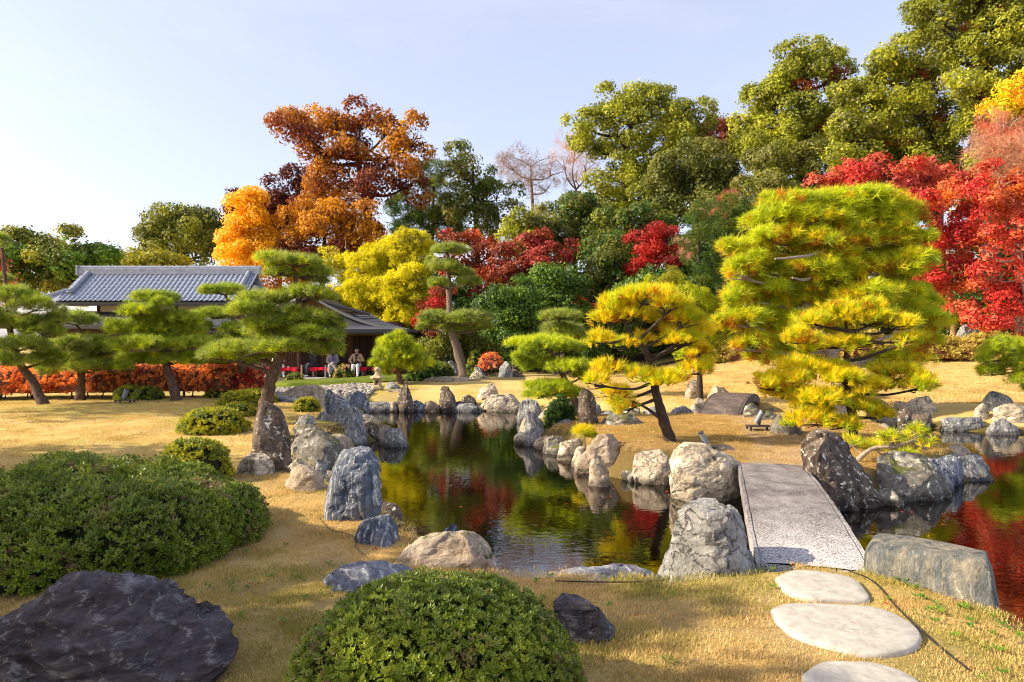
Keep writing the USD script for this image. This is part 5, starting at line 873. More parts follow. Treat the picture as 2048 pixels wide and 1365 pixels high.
pine('creeping_pine', 'low creeping pine branch with bright green tufts over the lichen boulder', 9.1, [(1782, 880, 28, 11), (1832, 866, 24, 11), (1850, 890, 16, 11), (1756, 896, 24, 9), (1816, 917, 24, 8), (1700, 885, 20, 8)], [(1700, 905), (1740, 898), (1780, 892), (1825, 882)], ['pine_lime', G, 'pine_gold'], size=.09, r0=.035, dens=.7, seed=13, bark='bark_pale')
pine('pine_seedling', 'little yellow pine sprig at the back of the great smooth boulder', 10.9, [(1168, 866, 22, 9), (1180, 872, 12, 6)], [(1172, 884), (1170, 870)], ['pine_gold', 'pine_lime'], size=.08, r0=.015, seed=14)
pine('garden_pine', 'drooping pine branch at the right edge over the far lawn', 16, [(2010, 702, 42, 16), (2042, 730, 40, 18), (1985, 745, 28, 12), (2042, 762, 24, 10), (2080, 720, 50, 30), (1970, 720, 16, 8)], [(2110, 845), (2095, 770), (2060, 735), (2010, 715)], ['pine_lime', G], size=.13, r0=.09, seed=15)

# ------------------------------------------------------------------ clipped shrubs, hedges, low plants
def gp(u, v): Y = CAMH * FPX / (v - CV); return (u - CU) / FPX * Y, Y
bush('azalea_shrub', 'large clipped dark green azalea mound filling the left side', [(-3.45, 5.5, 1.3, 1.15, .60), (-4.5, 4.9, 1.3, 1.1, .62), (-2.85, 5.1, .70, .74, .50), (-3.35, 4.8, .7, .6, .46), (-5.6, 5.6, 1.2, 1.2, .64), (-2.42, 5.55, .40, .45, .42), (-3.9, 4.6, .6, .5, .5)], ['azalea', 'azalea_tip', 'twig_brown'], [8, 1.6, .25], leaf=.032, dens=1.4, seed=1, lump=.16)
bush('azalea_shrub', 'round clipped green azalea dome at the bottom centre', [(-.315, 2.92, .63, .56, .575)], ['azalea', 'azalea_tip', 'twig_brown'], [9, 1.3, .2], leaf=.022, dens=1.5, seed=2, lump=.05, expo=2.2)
AZ = [('yellow-green clipped azalea alone on the lawn behind the large mound', 391, 945, 72, 7.9, .46), ('wide sunlit azalea cushion left of the tall dark stone', 428, 874, 67, 11.6, .40), ('low azalea cushion touching the leaning pine base', 478, 838, 34, 13.6, .26), ('azalea cushion behind the low cushion by the leaning pine', 477, 822, 41, 15.4, .34), ('broad azalea cushion at the foot of the leaning pine', 508, 804, 44, 16.6, .30), ('flat azalea cushion before the crimson hedge end', 438, 796, 28, 18.4, .28), ('little round azalea ball near the pointed stone', 614, 832, 25, 14.6, .30)]
for q, (lab, u, v, ru, Yd, h) in enumerate(AZ):
    bush('azalea_shrub', lab, [((u - CU) / FPX * Yd, Yd, ru / FPX * Yd, ru / FPX * Yd * .8, h)], ['azalea_gold', 'azalea'], [3, 1], leaf=.034 + .0015 * Yd, dens=1.2, seed=10 + q)
bush('azalea_shrub', 'dark clipped azalea pair behind the black floodlight', [((258 - CU) / FPX * 17.6, 17.6, .32, .4, .38), ((300 - CU) / FPX * 17.6, 17.5, .34, .4, .36)], ['azalea', 'azalea_gold'], [3, 1], leaf=.055, seed=20)
bush('azalea_shrub', 'clipped dome shrub behind the small round-headed pine', [((876 - CU) / FPX * 27, 27.3, .55, .5, .62)], ['azalea', 'fresh_green'], [2, 1], leaf=.09, seed=21)
RH = [(-5, 800, 80, .92, 'orange'), (88, 802, 62, .85, 'bright orange-red'), (170, 800, 55, .95, 'red'), (245, 800, 62, .92, 'orange twiggy'), (312, 799, 50, .98, 'pale twiggy'), (372, 798, 52, .98, 'orange-red'), (432, 796, 50, 1.0, 'brown-topped')]
RL = ['low orange hedge bush at the left picture edge', 'orange-red hedge bush behind the leaning trunk at the left', 'red hedge bush behind the upright dark trunk', 'orange hedge bush between the two left lawn pines', 'twiggy brown-topped hedge bush behind the black floodlight', 'flaming orange hedge bush just right of the slanting trunk', 'wide brown-topped orange hedge bush before the thick dark trunk']
for q, ((u, v, ru, h, _), lab) in enumerate(zip(RH, RL)):
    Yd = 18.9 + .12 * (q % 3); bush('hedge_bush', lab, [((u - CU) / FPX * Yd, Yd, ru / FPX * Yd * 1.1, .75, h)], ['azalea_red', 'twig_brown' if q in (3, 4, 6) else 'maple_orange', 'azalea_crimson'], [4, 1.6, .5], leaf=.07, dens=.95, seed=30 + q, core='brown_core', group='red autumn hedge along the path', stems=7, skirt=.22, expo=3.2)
bush('hedge_bush', 'crimson round bush ending the hedge beside the benches', [((497 - CU) / FPX * 18.6, 18.7, .42, .45, .80)], ['azalea_crimson', 'azalea_red'], [3, 1], leaf=.06, dens=1.2, seed=40, core='brown_core', group='red autumn hedge along the path', expo=2.6)
bush('red_shrub', 'scarlet azalea between the grey stones by the tall slender pine', [((982 - CU) / FPX * 27, 27.2, .55, .5, .92)], ['azalea_red', 'azalea_crimson', 'twig_pink'], [3, 1, 1], leaf=.09, dens=.9, seed=41, core='brown_core', stems=5, skirt=.3)
bush('small_shrub', 'yellow-green small shrub left of the scarlet azalea', [((950 - CU) / FPX * 27.5, 27.6, .3, .3, 1.0)], ['yellowgreen', 'fresh_green'], [2, 1], leaf=.09, dens=.8, seed=42, lump=.2)
bush('small_shrub', 'loose green shrub growing before the benches', [((688 - CU) / FPX * 27, 27, .42, .35, .62)], ['yellowgreen', 'azalea', 'twig_pink'], [2, 2, 1], leaf=.08, dens=.8, seed=43, lump=.2)
bush('small_shrub', 'low pale-green shrub at the edge of the pavilion terrace', [((590 - CU) / FPX * 26, 26, .34, .3, .36)], ['yellowgreen', 'azalea'], [1, 1], leaf=.07, dens=.9, seed=44, lump=.2)
bush('small_shrub', 'leafy dark green shrub right of the small round-headed pine', [((855 - CU) / FPX * 25.6, 25.6, .52, .4, .72), ((835 - CU) / FPX * 25.4, 25.3, .4, .35, .5)], ['fresh_green', 'deep_green'], [1, 2], leaf=.09, dens=.9, seed=45, lump=.2)
bush('small_shrub', 'olive shrub beside the broad low brown rock', [((892 - CU) / FPX * 26, 26.0, .3, .3, .5)], ['camphor', 'olive_dark'], [1, 1], leaf=.08, dens=.8, seed=46, lump=.2)
bush('small_shrub', 'dark leafy plant growing on the island tip stones', [((1122 - CU) / FPX * 13.4, 13.5, .3, .25, .62), ((1106 - CU) / FPX * 13.2, 13.2, .18, .18, .4)], ['deep_green', 'fresh_green'], [3, 1], leaf=.05, dens=.7, seed=47, lump=.25, z0=-.1)
SA = [('pale bamboo-grass patch right of the golden pine', 1445, 31, 46, .95), ('bamboo-grass bank behind the big lime pine', 1530, 32, 60, 1.0), ('bamboo-grass bank under the salmon maple', 1700, 28.5, 110, .9), ('sunlit bamboo-grass bank before the red maple trunk', 1860, 27.2, 80, .95), ('bamboo-grass bank at the right below the orange maple', 1985, 26.8, 75, 1.0)]
for q, (lab, u, Yd, ru, h) in enumerate(SA):
    bush('bamboo_grass', lab, [((u - CU) / FPX * Yd, Yd, ru / FPX * Yd, .9, h), ((u - CU) / FPX * Yd + ru / FPX * Yd * .5, Yd + .3, ru / FPX * Yd * .6, .8, h * .9)], ['sasa'], [1], leaf=.13, dens=1.2, seed=50 + q, lump=.22, core='brown_core', cat_='bamboo grass', group=None)

# moss strip, pebble shore, ground plants
def sheet(name, uvY, mat, lift=.004, label=None, kind='structure', n=40, bumpy=0.0):
    pts = [((u - CU) / FPX * Y, Y) for u, Y in uvY]; pg = Polygon(pts); x0, y0, x1, y1 = pg.bounds
    gxs, gys = np.linspace(x0, x1, n), np.linspace(y0, y1, n); A, B = np.meshgrid(gxs, gys, indexing='ij'); a, b = A.ravel(), B.ravel()
    z = ground_z(a, b) + .02 + lift; z += bumpy * smooth01(shapely.distance(shapely.points(a, b), pg.exterior) / .5) * (.6 + .8 * meshkit.fbm(np.stack([a * 1.5, b * 1.5, 0 * a], -1), 3, 4))
    i, j = np.meshgrid(np.arange(n - 1), np.arange(n - 1), indexing='ij'); q = np.stack([i * n + j, (i + 1) * n + j, (i + 1) * n + j + 1, i * n + j + 1], -1).reshape(-1, 4)
    c = np.stack([a[q].mean(1), b[q].mean(1)], 1); q = q[shapely.contains_xy(pg, c[:, 0], c[:, 1])]
    us_, inv = np.unique(q, return_inverse=True); return single(name, (np.stack([a, b, z], 1)[us_], inv.reshape(q.shape)), MAT[mat], label=label, kind=kind, smooth=True), pg
sheet('moss_strip', [(528, 24.2), (560, 25.6), (790, 28.4), (860, 28.4), (850, 25.8), (790, 25.2), (700, 24.4), (620, 23.4), (560, 22.6)], 'moss_bed', label='green moss strip between the terrace and the pebble shore', bumpy=.12)
shore, SHP = sheet('pebble_shore', [(545, 16.8), (530, 19), (560, 22.4), (640, 23.2), (720, 24.0), (760, 22.6), (735, 20.2), (700, 18.6), (655, 17.8), (600, 16.6)], 'gravel_bed', label='shore of rounded grey pebbles sloping to the pond', lift=.006)
rp = np.random.default_rng(11); pb = []
x0, y0, x1, y1 = SHP.bounds
while len(pb) < 1500:
    x, y = rp.uniform(x0, x1), rp.uniform(y0, y1)
    if shapely.contains_xy(SHP, x, y): pb.append((x, y, rp.uniform(.05, .095)))
pb.sort(key=lambda k: -k[2] / k[1])
pzs = ground_z([k[0] for k in pb], [k[1] for k in pb])
ico = trimesh.creation.icosphere(1)
def pebble(x, y, z, r):
    v = ico.vertices * np.array([1, rp.uniform(.6, .9), rp.uniform(.4, .6)]) * r * (1 + .25 * (meshkit.noise(ico.vertices * 1.3 + rp.uniform(0, 50), 3) - .5)[:, None])
    a = rp.uniform(0, 6.28); R = np.array([[math.cos(a), -math.sin(a), 0], [math.sin(a), math.cos(a), 0], [0, 0, 1]])
    return v @ R.T + [x, y, z + .03 + r * .3], ico.faces
rest = []
for k, ((x, y, r), z) in enumerate(zip(pb, pzs)):
    if k < 280: part(shore, 'pebble', pebble(x, y, z, r * 1.15), MAT['pebble_' + 'abc'[rp.integers(3)]], smooth=True)
    else: rest.append(pebble(x, y, z, r))
part(shore, 'small_pebbles', cat(rest[::2]), MAT['pebble_a'], smooth=True, kind='stuff'); part(shore, 'small_pebbles', cat(rest[1::2]), MAT['pebble_c'], smooth=True, kind='stuff')

# grass: short dry blades near the viewer, thinning with distance
rg = np.random.default_rng(5)
def grass_patch(n, h, w, R):
    x, y = rg.uniform(-R, R, n), rg.uniform(-R, R, n); a = rg.uniform(0, 6.28, n); ln = rg.uniform(.5, 1.2, n) * h; lean = rg.uniform(.15, .9, n) * ln
    s = np.stack([np.cos(a), np.sin(a), 0 * a], 1) * w / 2; d = np.stack([-np.sin(a) * lean, np.cos(a) * lean, ln], 1); o = np.stack([x, y, 0 * x - .004], 1)
    return np.stack([o - s, o + s, o + d], 1).reshape(-1, 3), np.arange(3 * n).reshape(n, 3)
stones = shapely.union_all([s.buffer(.01) for s in STEPS] + [LineString([(2.16, 4.82), (3.32, 8.8)]).buffer(.40, cap_style=2), Polygon([(-.93, 2.4), (.3, 2.4), (.3, 3.45), (-.93, 3.45)]).buffer(-.12)])
land = WET.buffer(.12)
def scatter(bounds, n, cond):
    x0, x1, y0, y1 = bounds; x, y = rg.uniform(x0, x1, n), rg.uniform(y0, y1, n)
    k = (np.abs(x) < y * .80 + .4) & cond(x, y) & ~shapely.contains_xy(land, x, y) & ~shapely.contains_xy(stones, x, y)
    x, y = x[k], y[k]; return np.stack([x, y, ground_z(x, y)], 1)
def grass(name, label, pts, protos, scale, pick):
    p = uname('/World', name); ORIGIN[p] = np.zeros(3); k = len(pts)
    USED[('/World', name)] -= 1
    instancer('/World', name, protos, pts, np.tile([0, 0, 1.], (k, 1)) + rg.normal(0, .05, (k, 3)), scale * rg.uniform(.8, 1.2, k), pick, rg, kind='stuff', pname='blade_patch', top=dict(label=label, category='grass'))
notisle = lambda x, y: ~shapely.contains_xy(ISLE, x, y)
g1 = scatter((-5.5, 5, 2.2, 8.5), 5200, lambda x, y: notisle(x, y) & (rg.random(len(x)) < np.clip(1.5 - y / 8, .25, 1)))
gn = meshkit.fbm(g1 * [1.1, 1.1, 0], 3, 21); near_shore = shapely.distance(shapely.points(g1[:, 0], g1[:, 1]), land) < .35
pk = np.where((gn + rg.normal(0, .06, len(g1)) + near_shore * .04) > .575, 2, 0) + rg.integers(0, 2, len(g1))
grass('grass', 'short dry tan grass around the stepping stones and shrubs', g1, [(grass_patch(210, .021, .0042, .13), MAT['dry_grass']), (grass_patch(210, .025, .0042, .13), MAT['dry_grass']), (grass_patch(210, .024, .0045, .13), MAT['green_grass']), (grass_patch(180, .030, .005, .13), MAT['green_grass'])], 1.0, pk)
g2 = scatter((-14, 2, 8, 20), 3600, lambda x, y: notisle(x, y) & (x < 1)); grass('grass', 'golden sunlit lawn grass of the open left lawn', g2, [(grass_patch(110, .028, .007, .2), MAT['gold_grass']), (grass_patch(110, .034, .008, .2), MAT['gold_grass'])], 1.0, rg.integers(0, 2, len(g2)))
g3 = scatter((2, 24, 17.5, 33), 5200, lambda x, y: notisle(x, y) & (y - 17 > (5 - x) * .5)); grass('grass', 'golden lawn grass of the far right lawn beyond the channel', g3, [(grass_patch(90, .04, .012, .3), MAT['gold_grass']), (grass_patch(90, .05, .012, .3), MAT['dry_grass'])], 1.0, (meshkit.fbm(g3 * [.5, .5, 0], 3, 8) > .52).astype(int))
fw = np.column_stack([rg.uniform(-3, 6, 420), rg.uniform(5, 19, 420), np.full(420, WATER + .004)]); fw = fw[shapely.contains_xy(WET.buffer(-.1), fw[:, 0], fw[:, 1])]; fw = fw[meshkit.fbm(fw * [.8, .8, 0], 2, 4) > .5]; grass('floating_leaves', 'small fallen leaves floating on the pond', fw, [(spray(rg, 1, (.8, .6), (.02, .02, .01), up=1.0), MAT['fallen'])], .045, np.zeros(len(fw), int))
cl_pts = np.vstack([scatter((1.8, 3.6, 3.4, 5.2), 130, lambda x, y: (x > 2.3)), scatter((-2.2, -1.0, 4.2, 4.9), 14, lambda x, y: x > -3), scatter((-3, 4, 3, 5.5), 90, lambda x, y: x > -3)])
grass('clover', 'scattered fresh green clover leaves in the dry grass', cl_pts + [0, 0, .02], [(rosette(rg, 7, 1, .5, .35), MAT['clover'])], .035, np.zeros(len(cl_pts), int))
fl = scatter((-12, 4, 2.6, 18), 620, lambda x, y: notisle(x, y)); grass('fallen_leaves', 'scattered fallen brown and red leaves on the lawn', fl + [0, 0, .03], [(spray(rg, 1, (.8, .6), (.1, .1, .1)), MAT['fallen'])], .05, np.zeros(len(fl), int))
li = np.random.default_rng(8); ip = np.stack([li.uniform(.3, 7.6, 6500), li.uniform(8.4, 15.2, 6500)], 1); ip = ip[shapely.contains_xy(ISLE.buffer(-.25), ip[:, 0], ip[:, 1])]; ip = np.column_stack([ip, ground_z(ip[:, 0], ip[:, 1]) + .012])
grass('needle_litter', 'fallen orange pine needles covering the island soil', ip, [(grass_patch(26, .010, .005, .09), MAT['needle_brown']), (grass_patch(26, .018, .005, .09), MAT['gold_grass'])], 1.2, (li.random(len(ip)) < .3).astype(int))

# off to the left of the picture: the trees whose shade falls across the near bank
def shade_tree(label, x, y, h, r, seed, mats=('camphor', 'olive_dark'), cl=.34, dens=.8):
    rng = np.random.default_rng(seed); g = gz(x, y); t = thing('garden_tree', label, 'tree', loc=(x, y, g))
    part(t, 'trunk', tube([(x, y, g - .1), (x + .1, y, g + h * .5), (x, y + .1, g + h * .9)], .22, .06, 9, 6, .3, seed, .5), MAT['bark_dark'])
    L = [(np.array([x + math.cos(a) * r * .55, y + math.sin(a) * r * .55, g + h * f]), np.array([r * .55, r * .55, r * .38])) for a, f in zip(rng.uniform(0, 6.28, 9), np.linspace(.5, .95, 9))]
    pos, nrm = clump_points(rng, L, .6, cl, dens)
    instancer(t, 'crown', [(PROTO['broad'](rng), MAT[m]) for m in mats], pos, nrm, cl * rng.uniform(.8, 1.2, len(pos)), rng.integers(0, len(mats), len(pos)), rng)
shade_tree('evergreen garden tree outside the left of the view nearest the azalea dome', -8.0, 2.0, 5.3, 1.5, 1, dens=.7)
shade_tree('evergreen garden tree outside the left of the view beside the azalea mound', -8.8, 3.9, 3.7, 1.4, 2, dens=.7)

shade_tree('evergreen garden tree outside the left of the view level with the left lawn pines', -15.5, 13.6, 6.8, 1.5, 3, dens=.6)
shade_tree('evergreen garden tree outside the left of the view beside the open left lawn', -11.8, 8.3, 4.3, 1.0, 4, dens=.8)

# ------------------------------------------------------------------ main house with the tiled roof
def slope_grid(fn, nu, nv): 
    A, B = np.meshgrid(np.linspace(0, 1, nu), np.linspace(0, 1, nv), indexing='ij'); v = np.array([fn(a, b) for a, b in zip(A.ravel(), B.ravel())]); i, j = np.meshgrid(np.arange(nu - 1), np.arange(nv - 1), indexing='ij')
    return v, np.stack([i * nv + j, (i + 1) * nv + j, (i + 1) * nv + j + 1, i * nv + j + 1], -1).reshape(-1, 4)
def solid_sheet(v, f, th):
    f = np.asarray(f); f = np.vstack([f[:, [0, 1, 2]], f[:, [0, 2, 3]]]) if f.shape[1] == 4 else f
    n = len(v); w = v - np.array([0, 0, th]); e = np.vstack([f[:, [0, 1]], f[:, [1, 2]], f[:, [2, 0]]]); s = {tuple(x) for x in e.tolist()}
    b = [x for x in s if (x[1], x[0]) not in s]; side = [[a, a + n, c + n] for a, c in b] + [[a, c + n, c] for a, c in b]
    return np.vstack([v, w]), np.vstack([f, f[:, ::-1] + n, np.array(side)])
HX0, HX1, HR, HE, YR, YE = -23.05, -13.6, 5.20, 3.62, 36.6, 34.5
house = thing('tiled_house', 'long house with blue-grey tiled roof and cream plaster wall behind the left pines', 'house', loc=(-18, 37, 0))
part(house, 'wall', cat([box((-21.6, 35.6, 0), (-12.4, 40.2, 3.75)), box((-21.58, 36.2, 3.7), (-13.8, 38.6, 4.6))]), MAT['plaster'])
for k, xp in enumerate([-21.55, -20.2, -18.85, -17.5, -16.15, -14.8, -13.45, -12.4]): part(house, 'post', box((xp - .07, 35.55, 0), (xp + .07, 35.72, 3.72), .01), MAT['wood_dark'])
part(house, 'wall_beam', box((-21.6, 35.56, 3.0), (-12.4, 35.66, 3.12)), MAT['wood_dark'])
part(house, 'gable_wall', (np.array([[-22.3, 35.6, 3.72], [-22.3, 39.6, 3.72], [-22.3, 37.6, 5.05], [-22.2, 35.6, 3.72], [-22.2, 39.6, 3.72], [-22.2, 37.6, 5.05]]), np.array([[0, 2, 1], [3, 4, 5], [0, 3, 5], [0, 5, 2], [1, 2, 5], [1, 5, 4]])), MAT['wood_dark'])
def rf(x, t): return np.array([x, YE + (YR - YE) * t, HE + (HR - HE) * (t * .92 + .08 * t * t)])
fr = slope_grid(lambda a, b: rf(HX0 + (HX1 - HX0) * a, b) - [0, 0, .05], 30, 8); front_roof = part(house, 'roof', solid_sheet(*fr, .12), MAT['roof_edge'])
bk = slope_grid(lambda a, b: rf(HX0 + (HX1 - HX0) * a, b) * [1, -1, 1] + [0, 2 * YR, -.05], 6, 4); part(house, 'roof', solid_sheet(bk[0], bk[1][:, ::-1], .12), MAT['roof_tile'])
hip = slope_grid(lambda a, b: np.array([HX0 - .95 + .95 * b, YE - .05 + a * 4.2 + b * (.65 - 1.3 * a), HE - .02 + .70 * b]), 8, 5); part(house, 'hip_roof', solid_sheet(hip[0], hip[1][:, ::-1], .1), MAT['roof_tile'])
cor = (np.array([[HX0 - .95, YE - .05, HE - .02], [HX0 + .02, YE, HE], [HX0 + .02, YE + .65, HE + .62]]), np.array([[0, 1, 2]])); part(house, 'hip_corner', solid_sheet(*cor, .1), MAT['roof_tile'])
NC, NR = 37, 8; cw = (HX1 - HX0) / NC
def pantile(x, t0, t1):
    us = np.linspace(0, 1, 8); pr = np.where(us < .62, -.022 * np.sin(us / .62 * np.pi), .045 * np.sin((us - .62) / .38 * np.pi)); A, B = rf(x, t0), rf(x, t1); nn_ = np.cross([1, 0, 0], B - A); nn_ /= np.linalg.norm(nn_)
    lo = np.array([A + [u * cw * 1.04, 0, 0] + nn_ * (p + .055) for u, p in zip(us, pr)]); hi = np.array([B + [u * cw * 1.04, 0, 0] + nn_ * (p + .022) for u, p in zip(us, pr)]); lp = lo - nn_ * .035
    v = np.vstack([lo, hi, lp]); i = np.arange(7); f = np.vstack([np.stack([i, i + 1, i + 9, i + 8], 1), np.stack([i + 16, i + 17, i + 1, i], 1)]); return v, f
for c in range(NC):
    for r in range(NR): part(front_roof, 'roof_tile', pantile(HX0 + c * cw, r / NR, (r + 1.12) / NR), MAT['roof_tile'], smooth=50)
ridge_ = part(house, 'ridge', cat([box((HX0 - .12, YR - .16, HR - .05), (HX1 + .12, YR + .16, HR + .30), .02), tube([(HX0 - .15, YR, HR + .33), (HX1 + .15, YR, HR + .33)], .10, .10, 10, 1)]), MAT['roof_ridge'])
part(ridge_, 'ridge_end_tile', cat([box((HX0 - .24, YR - .2, HR - .1), (HX0 - .12, YR + .2, HR + .45), .03)]), MAT['roof_ridge'])
for x in np.arange(HX0 + .1, HX1, .34): part(ridge_, 'ridge_cap', lathe([(.0, .012), (.045, .01), (.05, -.05)], (x, YR, HR + .45), 8), MAT['roof_ridge'])
for x, nm in ((HX0 + .42, 'descending_ridge'), (HX1 - .45, 'descending_ridge')):
    part(house, nm, cat([tube([rf(x, .98) + [0, 0, .14], rf(x, .5) + [0, 0, .15], rf(x, .24) + [0, 0, .17]], .13, .14, 10, 4), lathe([(.0, .0), (.17, .0), (.17, .06), (0, .06)], rf(x, .23) + [0, -.02, .14], 12)]), MAT['roof_ridge'])
part(house, 'hip_ridge', tube([rf(HX0, .34) + [.1, 0, .08], np.array([HX0 - .4, YE + .3, HE + .34]), np.array([HX0 - 1.0, YE - .08, HE + .12])], .11, .10, 10, 5), MAT['roof_ridge'])
part(house, 'eave_board', box((HX0 - .9, YE + .02, HE - .24), (HX1, YE + .12, HE - .14)), MAT['roof_edge'])
for x in np.arange(HX0 + .3, HX1, .45): part(house, 'rafter', bar(rf(x, .02) + [0, .05, -.22], rf(x, .62) + [0, 0, -.22], .07, .08), MAT['wood_dark'])
part(house, 'downpipe', tube([(-14.62, 35.45, 3.5), (-14.62, 35.45, 2.6)], .05, .05, 8, 1), MAT['grey_metal'])
low = slope_grid(lambda a, b: np.array([-25.4 + 14.6 * a + (1 - a) * b * 2.6 * (a < .2), 33.4 + 2.3 * b, 2.42 + .74 * b]), 12, 5); part(house, 'lower_roof', solid_sheet(*low, .1), MAT['roof_grey'])
part(house, 'lower_eave_board', box((-25.3, 33.4, 2.2), (-10.9, 33.5, 2.31)), MAT['roof_edge'])
part(house, 'lower_wall', box((-23.6, 34.2, 0), (-11.2, 35.5, 2.5)), MAT['wood_dark'])

# ------------------------------------------------------------------ tea pavilion
pav = thing('tea_pavilion', 'dark wooden tea pavilion with a grey gabled roof behind the leaning pine', 'pavilion', loc=(-9.4, 33, 0))
PX0, PX1, PXC = -14.6, -4.55, -9.35; EZ, SZ, AZ_ = 2.12, 2.86, 3.75; YF, YG, YB = 30.4, 32.2, 37.5
part(pav, 'terrace', box((-15.5, 29.3, -.25), (-5.2, 32.7, -.02), .02), MAT['stone_deck'])
skirt = (np.array([[PX0, YF, EZ], [PX1, YF, EZ], [PX1 - 2.1, YG, SZ], [PX0 + 2.1, YG, SZ]]), np.array([[0, 1, 2, 3]]))
fs = slope_grid(lambda a, b: np.array([(PX0 + 2.1 * b) * (1 - a) + (PX1 - 2.1 * b) * a, YF + (YG - YF) * b, EZ + (SZ - EZ) * b - .10 * math.sin(b * math.pi)]), 20, 6); pfr = part(pav, 'front_roof', solid_sheet(*fs, .12), MAT['roof_grey'])
for k in range(11):
    b0 = k / 11; a, c = [np.array([(PX0 + 2.1 * b0 + .04) if s == 0 else (PX1 - 2.1 * b0 - .04), YF + (YG - YF) * b0, EZ + (SZ - EZ) * b0 - .10 * math.sin(b0 * math.pi) + .012]) for s in (0, 1)]; part(pfr, 'roof_course', bar(a, c, .10, .03, up=(0, -.4, 1)), MAT['roof_grey'])
for s, nm in ((1, 'right'), (-1, 'left')):
    xe = PX1 if s > 0 else PX0
    def sl(a, b, s=s, xe=xe):
        top = np.array([PXC, YG - .55 + a * (YB - YG + .5), AZ_]); bot = np.array([xe, YF + a * (YB + 1 - YF), EZ]); m = bot * (1 - b) + top * b; m[2] -= .34 * math.sin(b * math.pi); return m
    sg = slope_grid(sl, 10, 12); part(pav, 'side_roof', solid_sheet(sg[0], sg[1] if s < 0 else sg[1][:, ::-1], .12), MAT['roof_grey'])
    part(pav, 'barge_board', tube([(PXC, YG - .58, AZ_ - .1), (PXC + s * 1.3, YG - .58, 3.22), (xe - s * 2.05, YG - .42, SZ - .02)], .09, .07, 6, 4), MAT['roof_edge'])
part(pav, 'gable_wall', (np.array([[PXC - 2.9, YG, SZ - .1], [PXC + 2.9, YG, SZ - .1], [PXC, YG, AZ_ - .12], [PXC - 2.9, YG + .1, SZ - .1], [PXC + 2.9, YG + .1, SZ - .1], [PXC, YG + .1, AZ_ - .12]]), np.array([[0, 1, 2], [3, 5, 4], [0, 2, 5], [0, 5, 3], [1, 4, 5], [1, 5, 2]])), MAT['plaster_tan'])
part(pav, 'gable_beam', box((PXC - 2.3, YG - .08, SZ + .12), (PXC + 2.3, YG - .01, SZ + .2)), MAT['plaster_tan'])
part(pav, 'ridge', box((PXC - .14, YG - .6, AZ_ - .02), (PXC + .14, YB, AZ_ + .16), .03), MAT['roof_edge'])
part(pav, 'eave_board', box((PX0 + .1, YF + .03, EZ - .2), (PX1 - .1, YF + .13, EZ - .125)), MAT['roof_edge'])
pbw = part(pav, 'back_wall', box((-14.2, 33.42, -.1), (-5.6, 37.2, 2.55)), MAT['wood_dark'])
part(pav, 'frieze', box((-14.0, 33.30, 1.86), (-5.62, 33.40, 2.20)), MAT['plaster_tan'])
x = -14.1; k = 0; rw = np.random.default_rng(6)
while x < -5.75:
    wd = rw.uniform(.27, .36); part(pbw, 'wall_plank', box((x, 33.33 + rw.uniform(0, .03), -.02), (x + wd - .015, 33.41, 1.84), .006), MAT['wood_plank' if rw.random() < .55 else 'wood_dark']); x += wd
for xp in (-13.2, -11.55, -9.9, -8.2, -6.1): part(pav, 'post', box((xp - .06, 31.6, -.02), (xp + .06, 31.72, 2.2), .012), MAT['wood_post'])
part(pav, 'lintel', box((-14.2, 31.58, 2.0), (-5.5, 31.74, 2.13), .01), MAT['wood_dark'])
part(pav, 'side_wall', box((-5.6, 33.4, -.1), (-5.48, 37.2, 2.4)), MAT['wood_dark'])

def bench(label, x0, x1, y, cloth=True):
    t = thing('bench', label, 'bench', loc=((x0 + x1) / 2, y, 0), group='red-covered benches on the terrace')
    part(t, 'seat', box((x0, y - .3, .36), (x1, y + .3, .405), .008), MAT['pale_wood'])
    for xx in (x0 + .18, x1 - .18):
        for yy in (y - .24, y + .24): part(t, 'leg', box((xx - .035, yy - .035, -.02), (xx + .035, yy + .035, .36)), MAT['pale_wood'])
    g = np.linspace(x0 - .015, x1 + .015, 30); V, n = [], len(g)
    for xx in g:
        dr = .14 + .03 * math.sin(xx * 9) ; wv_ = .012 * math.sin(xx * 23)
        V += [(xx, y - .32 + wv_, .41 - dr), (xx, y - .312, .418), (xx, y + .312, .418), (xx, y + .32 + wv_, .41 - dr)]
    V = np.array(V); i = np.arange(n - 1)[:, None] * 4 + np.arange(3); q = np.stack([i, i + 4, i + 5, i + 1], -1).reshape(-1, 4); part(t, 'red_cloth', (V, q), MAT['red_cloth'], smooth=30)
BN = [('red-covered bench at the left behind the leaning trunk', -10.9, -9.55, 30.6), ('short red-covered bench beside the dark-coated person', -9.1, -8.2, 30.9), ('red-covered bench with a cup on it before the standing post', -7.85, -6.55, 31.0), ('empty red-covered bench at the right end of the terrace', -6.3, -4.3 - .9, 31.0)]
for b in BN: bench(*b)
for k, (xp, yp, mt) in enumerate([(-10.3, 29.5, 'pale_wood'), (-8.05, 29.5, 'grey_metal'), (-5.75, 29.8, 'grey_metal'), (-9.15, 29.7, 'pale_wood')]):
    single('rope_post', lathe([(0, .56), (.03, .56), (.035, .54), (.035, -.05), (0, -.05)], (xp, yp, 0), 10), MAT[mt], label=['pale wooden post at the terrace edge left of the low shrub', 'grey post at the terrace edge before the sitter in grey', 'bluish grey post at the terrace edge before the empty bench', 'wooden post at the terrace edge behind the low pale-green shrub'][k], cat='post')
for lab, (x, y) in (('small white cup standing on the red bench', (-7.4, 30.9)), ('white cup and dish on the left red bench', (-10.0, 30.5))):
    single('tea_cup', lathe([(0, .0), (.03, .0), (.05, .06), (.045, .06), (.028, .01), (0, .01)], (x, y, .42), 14), MAT['porcelain'], label=lab, cat='cup')
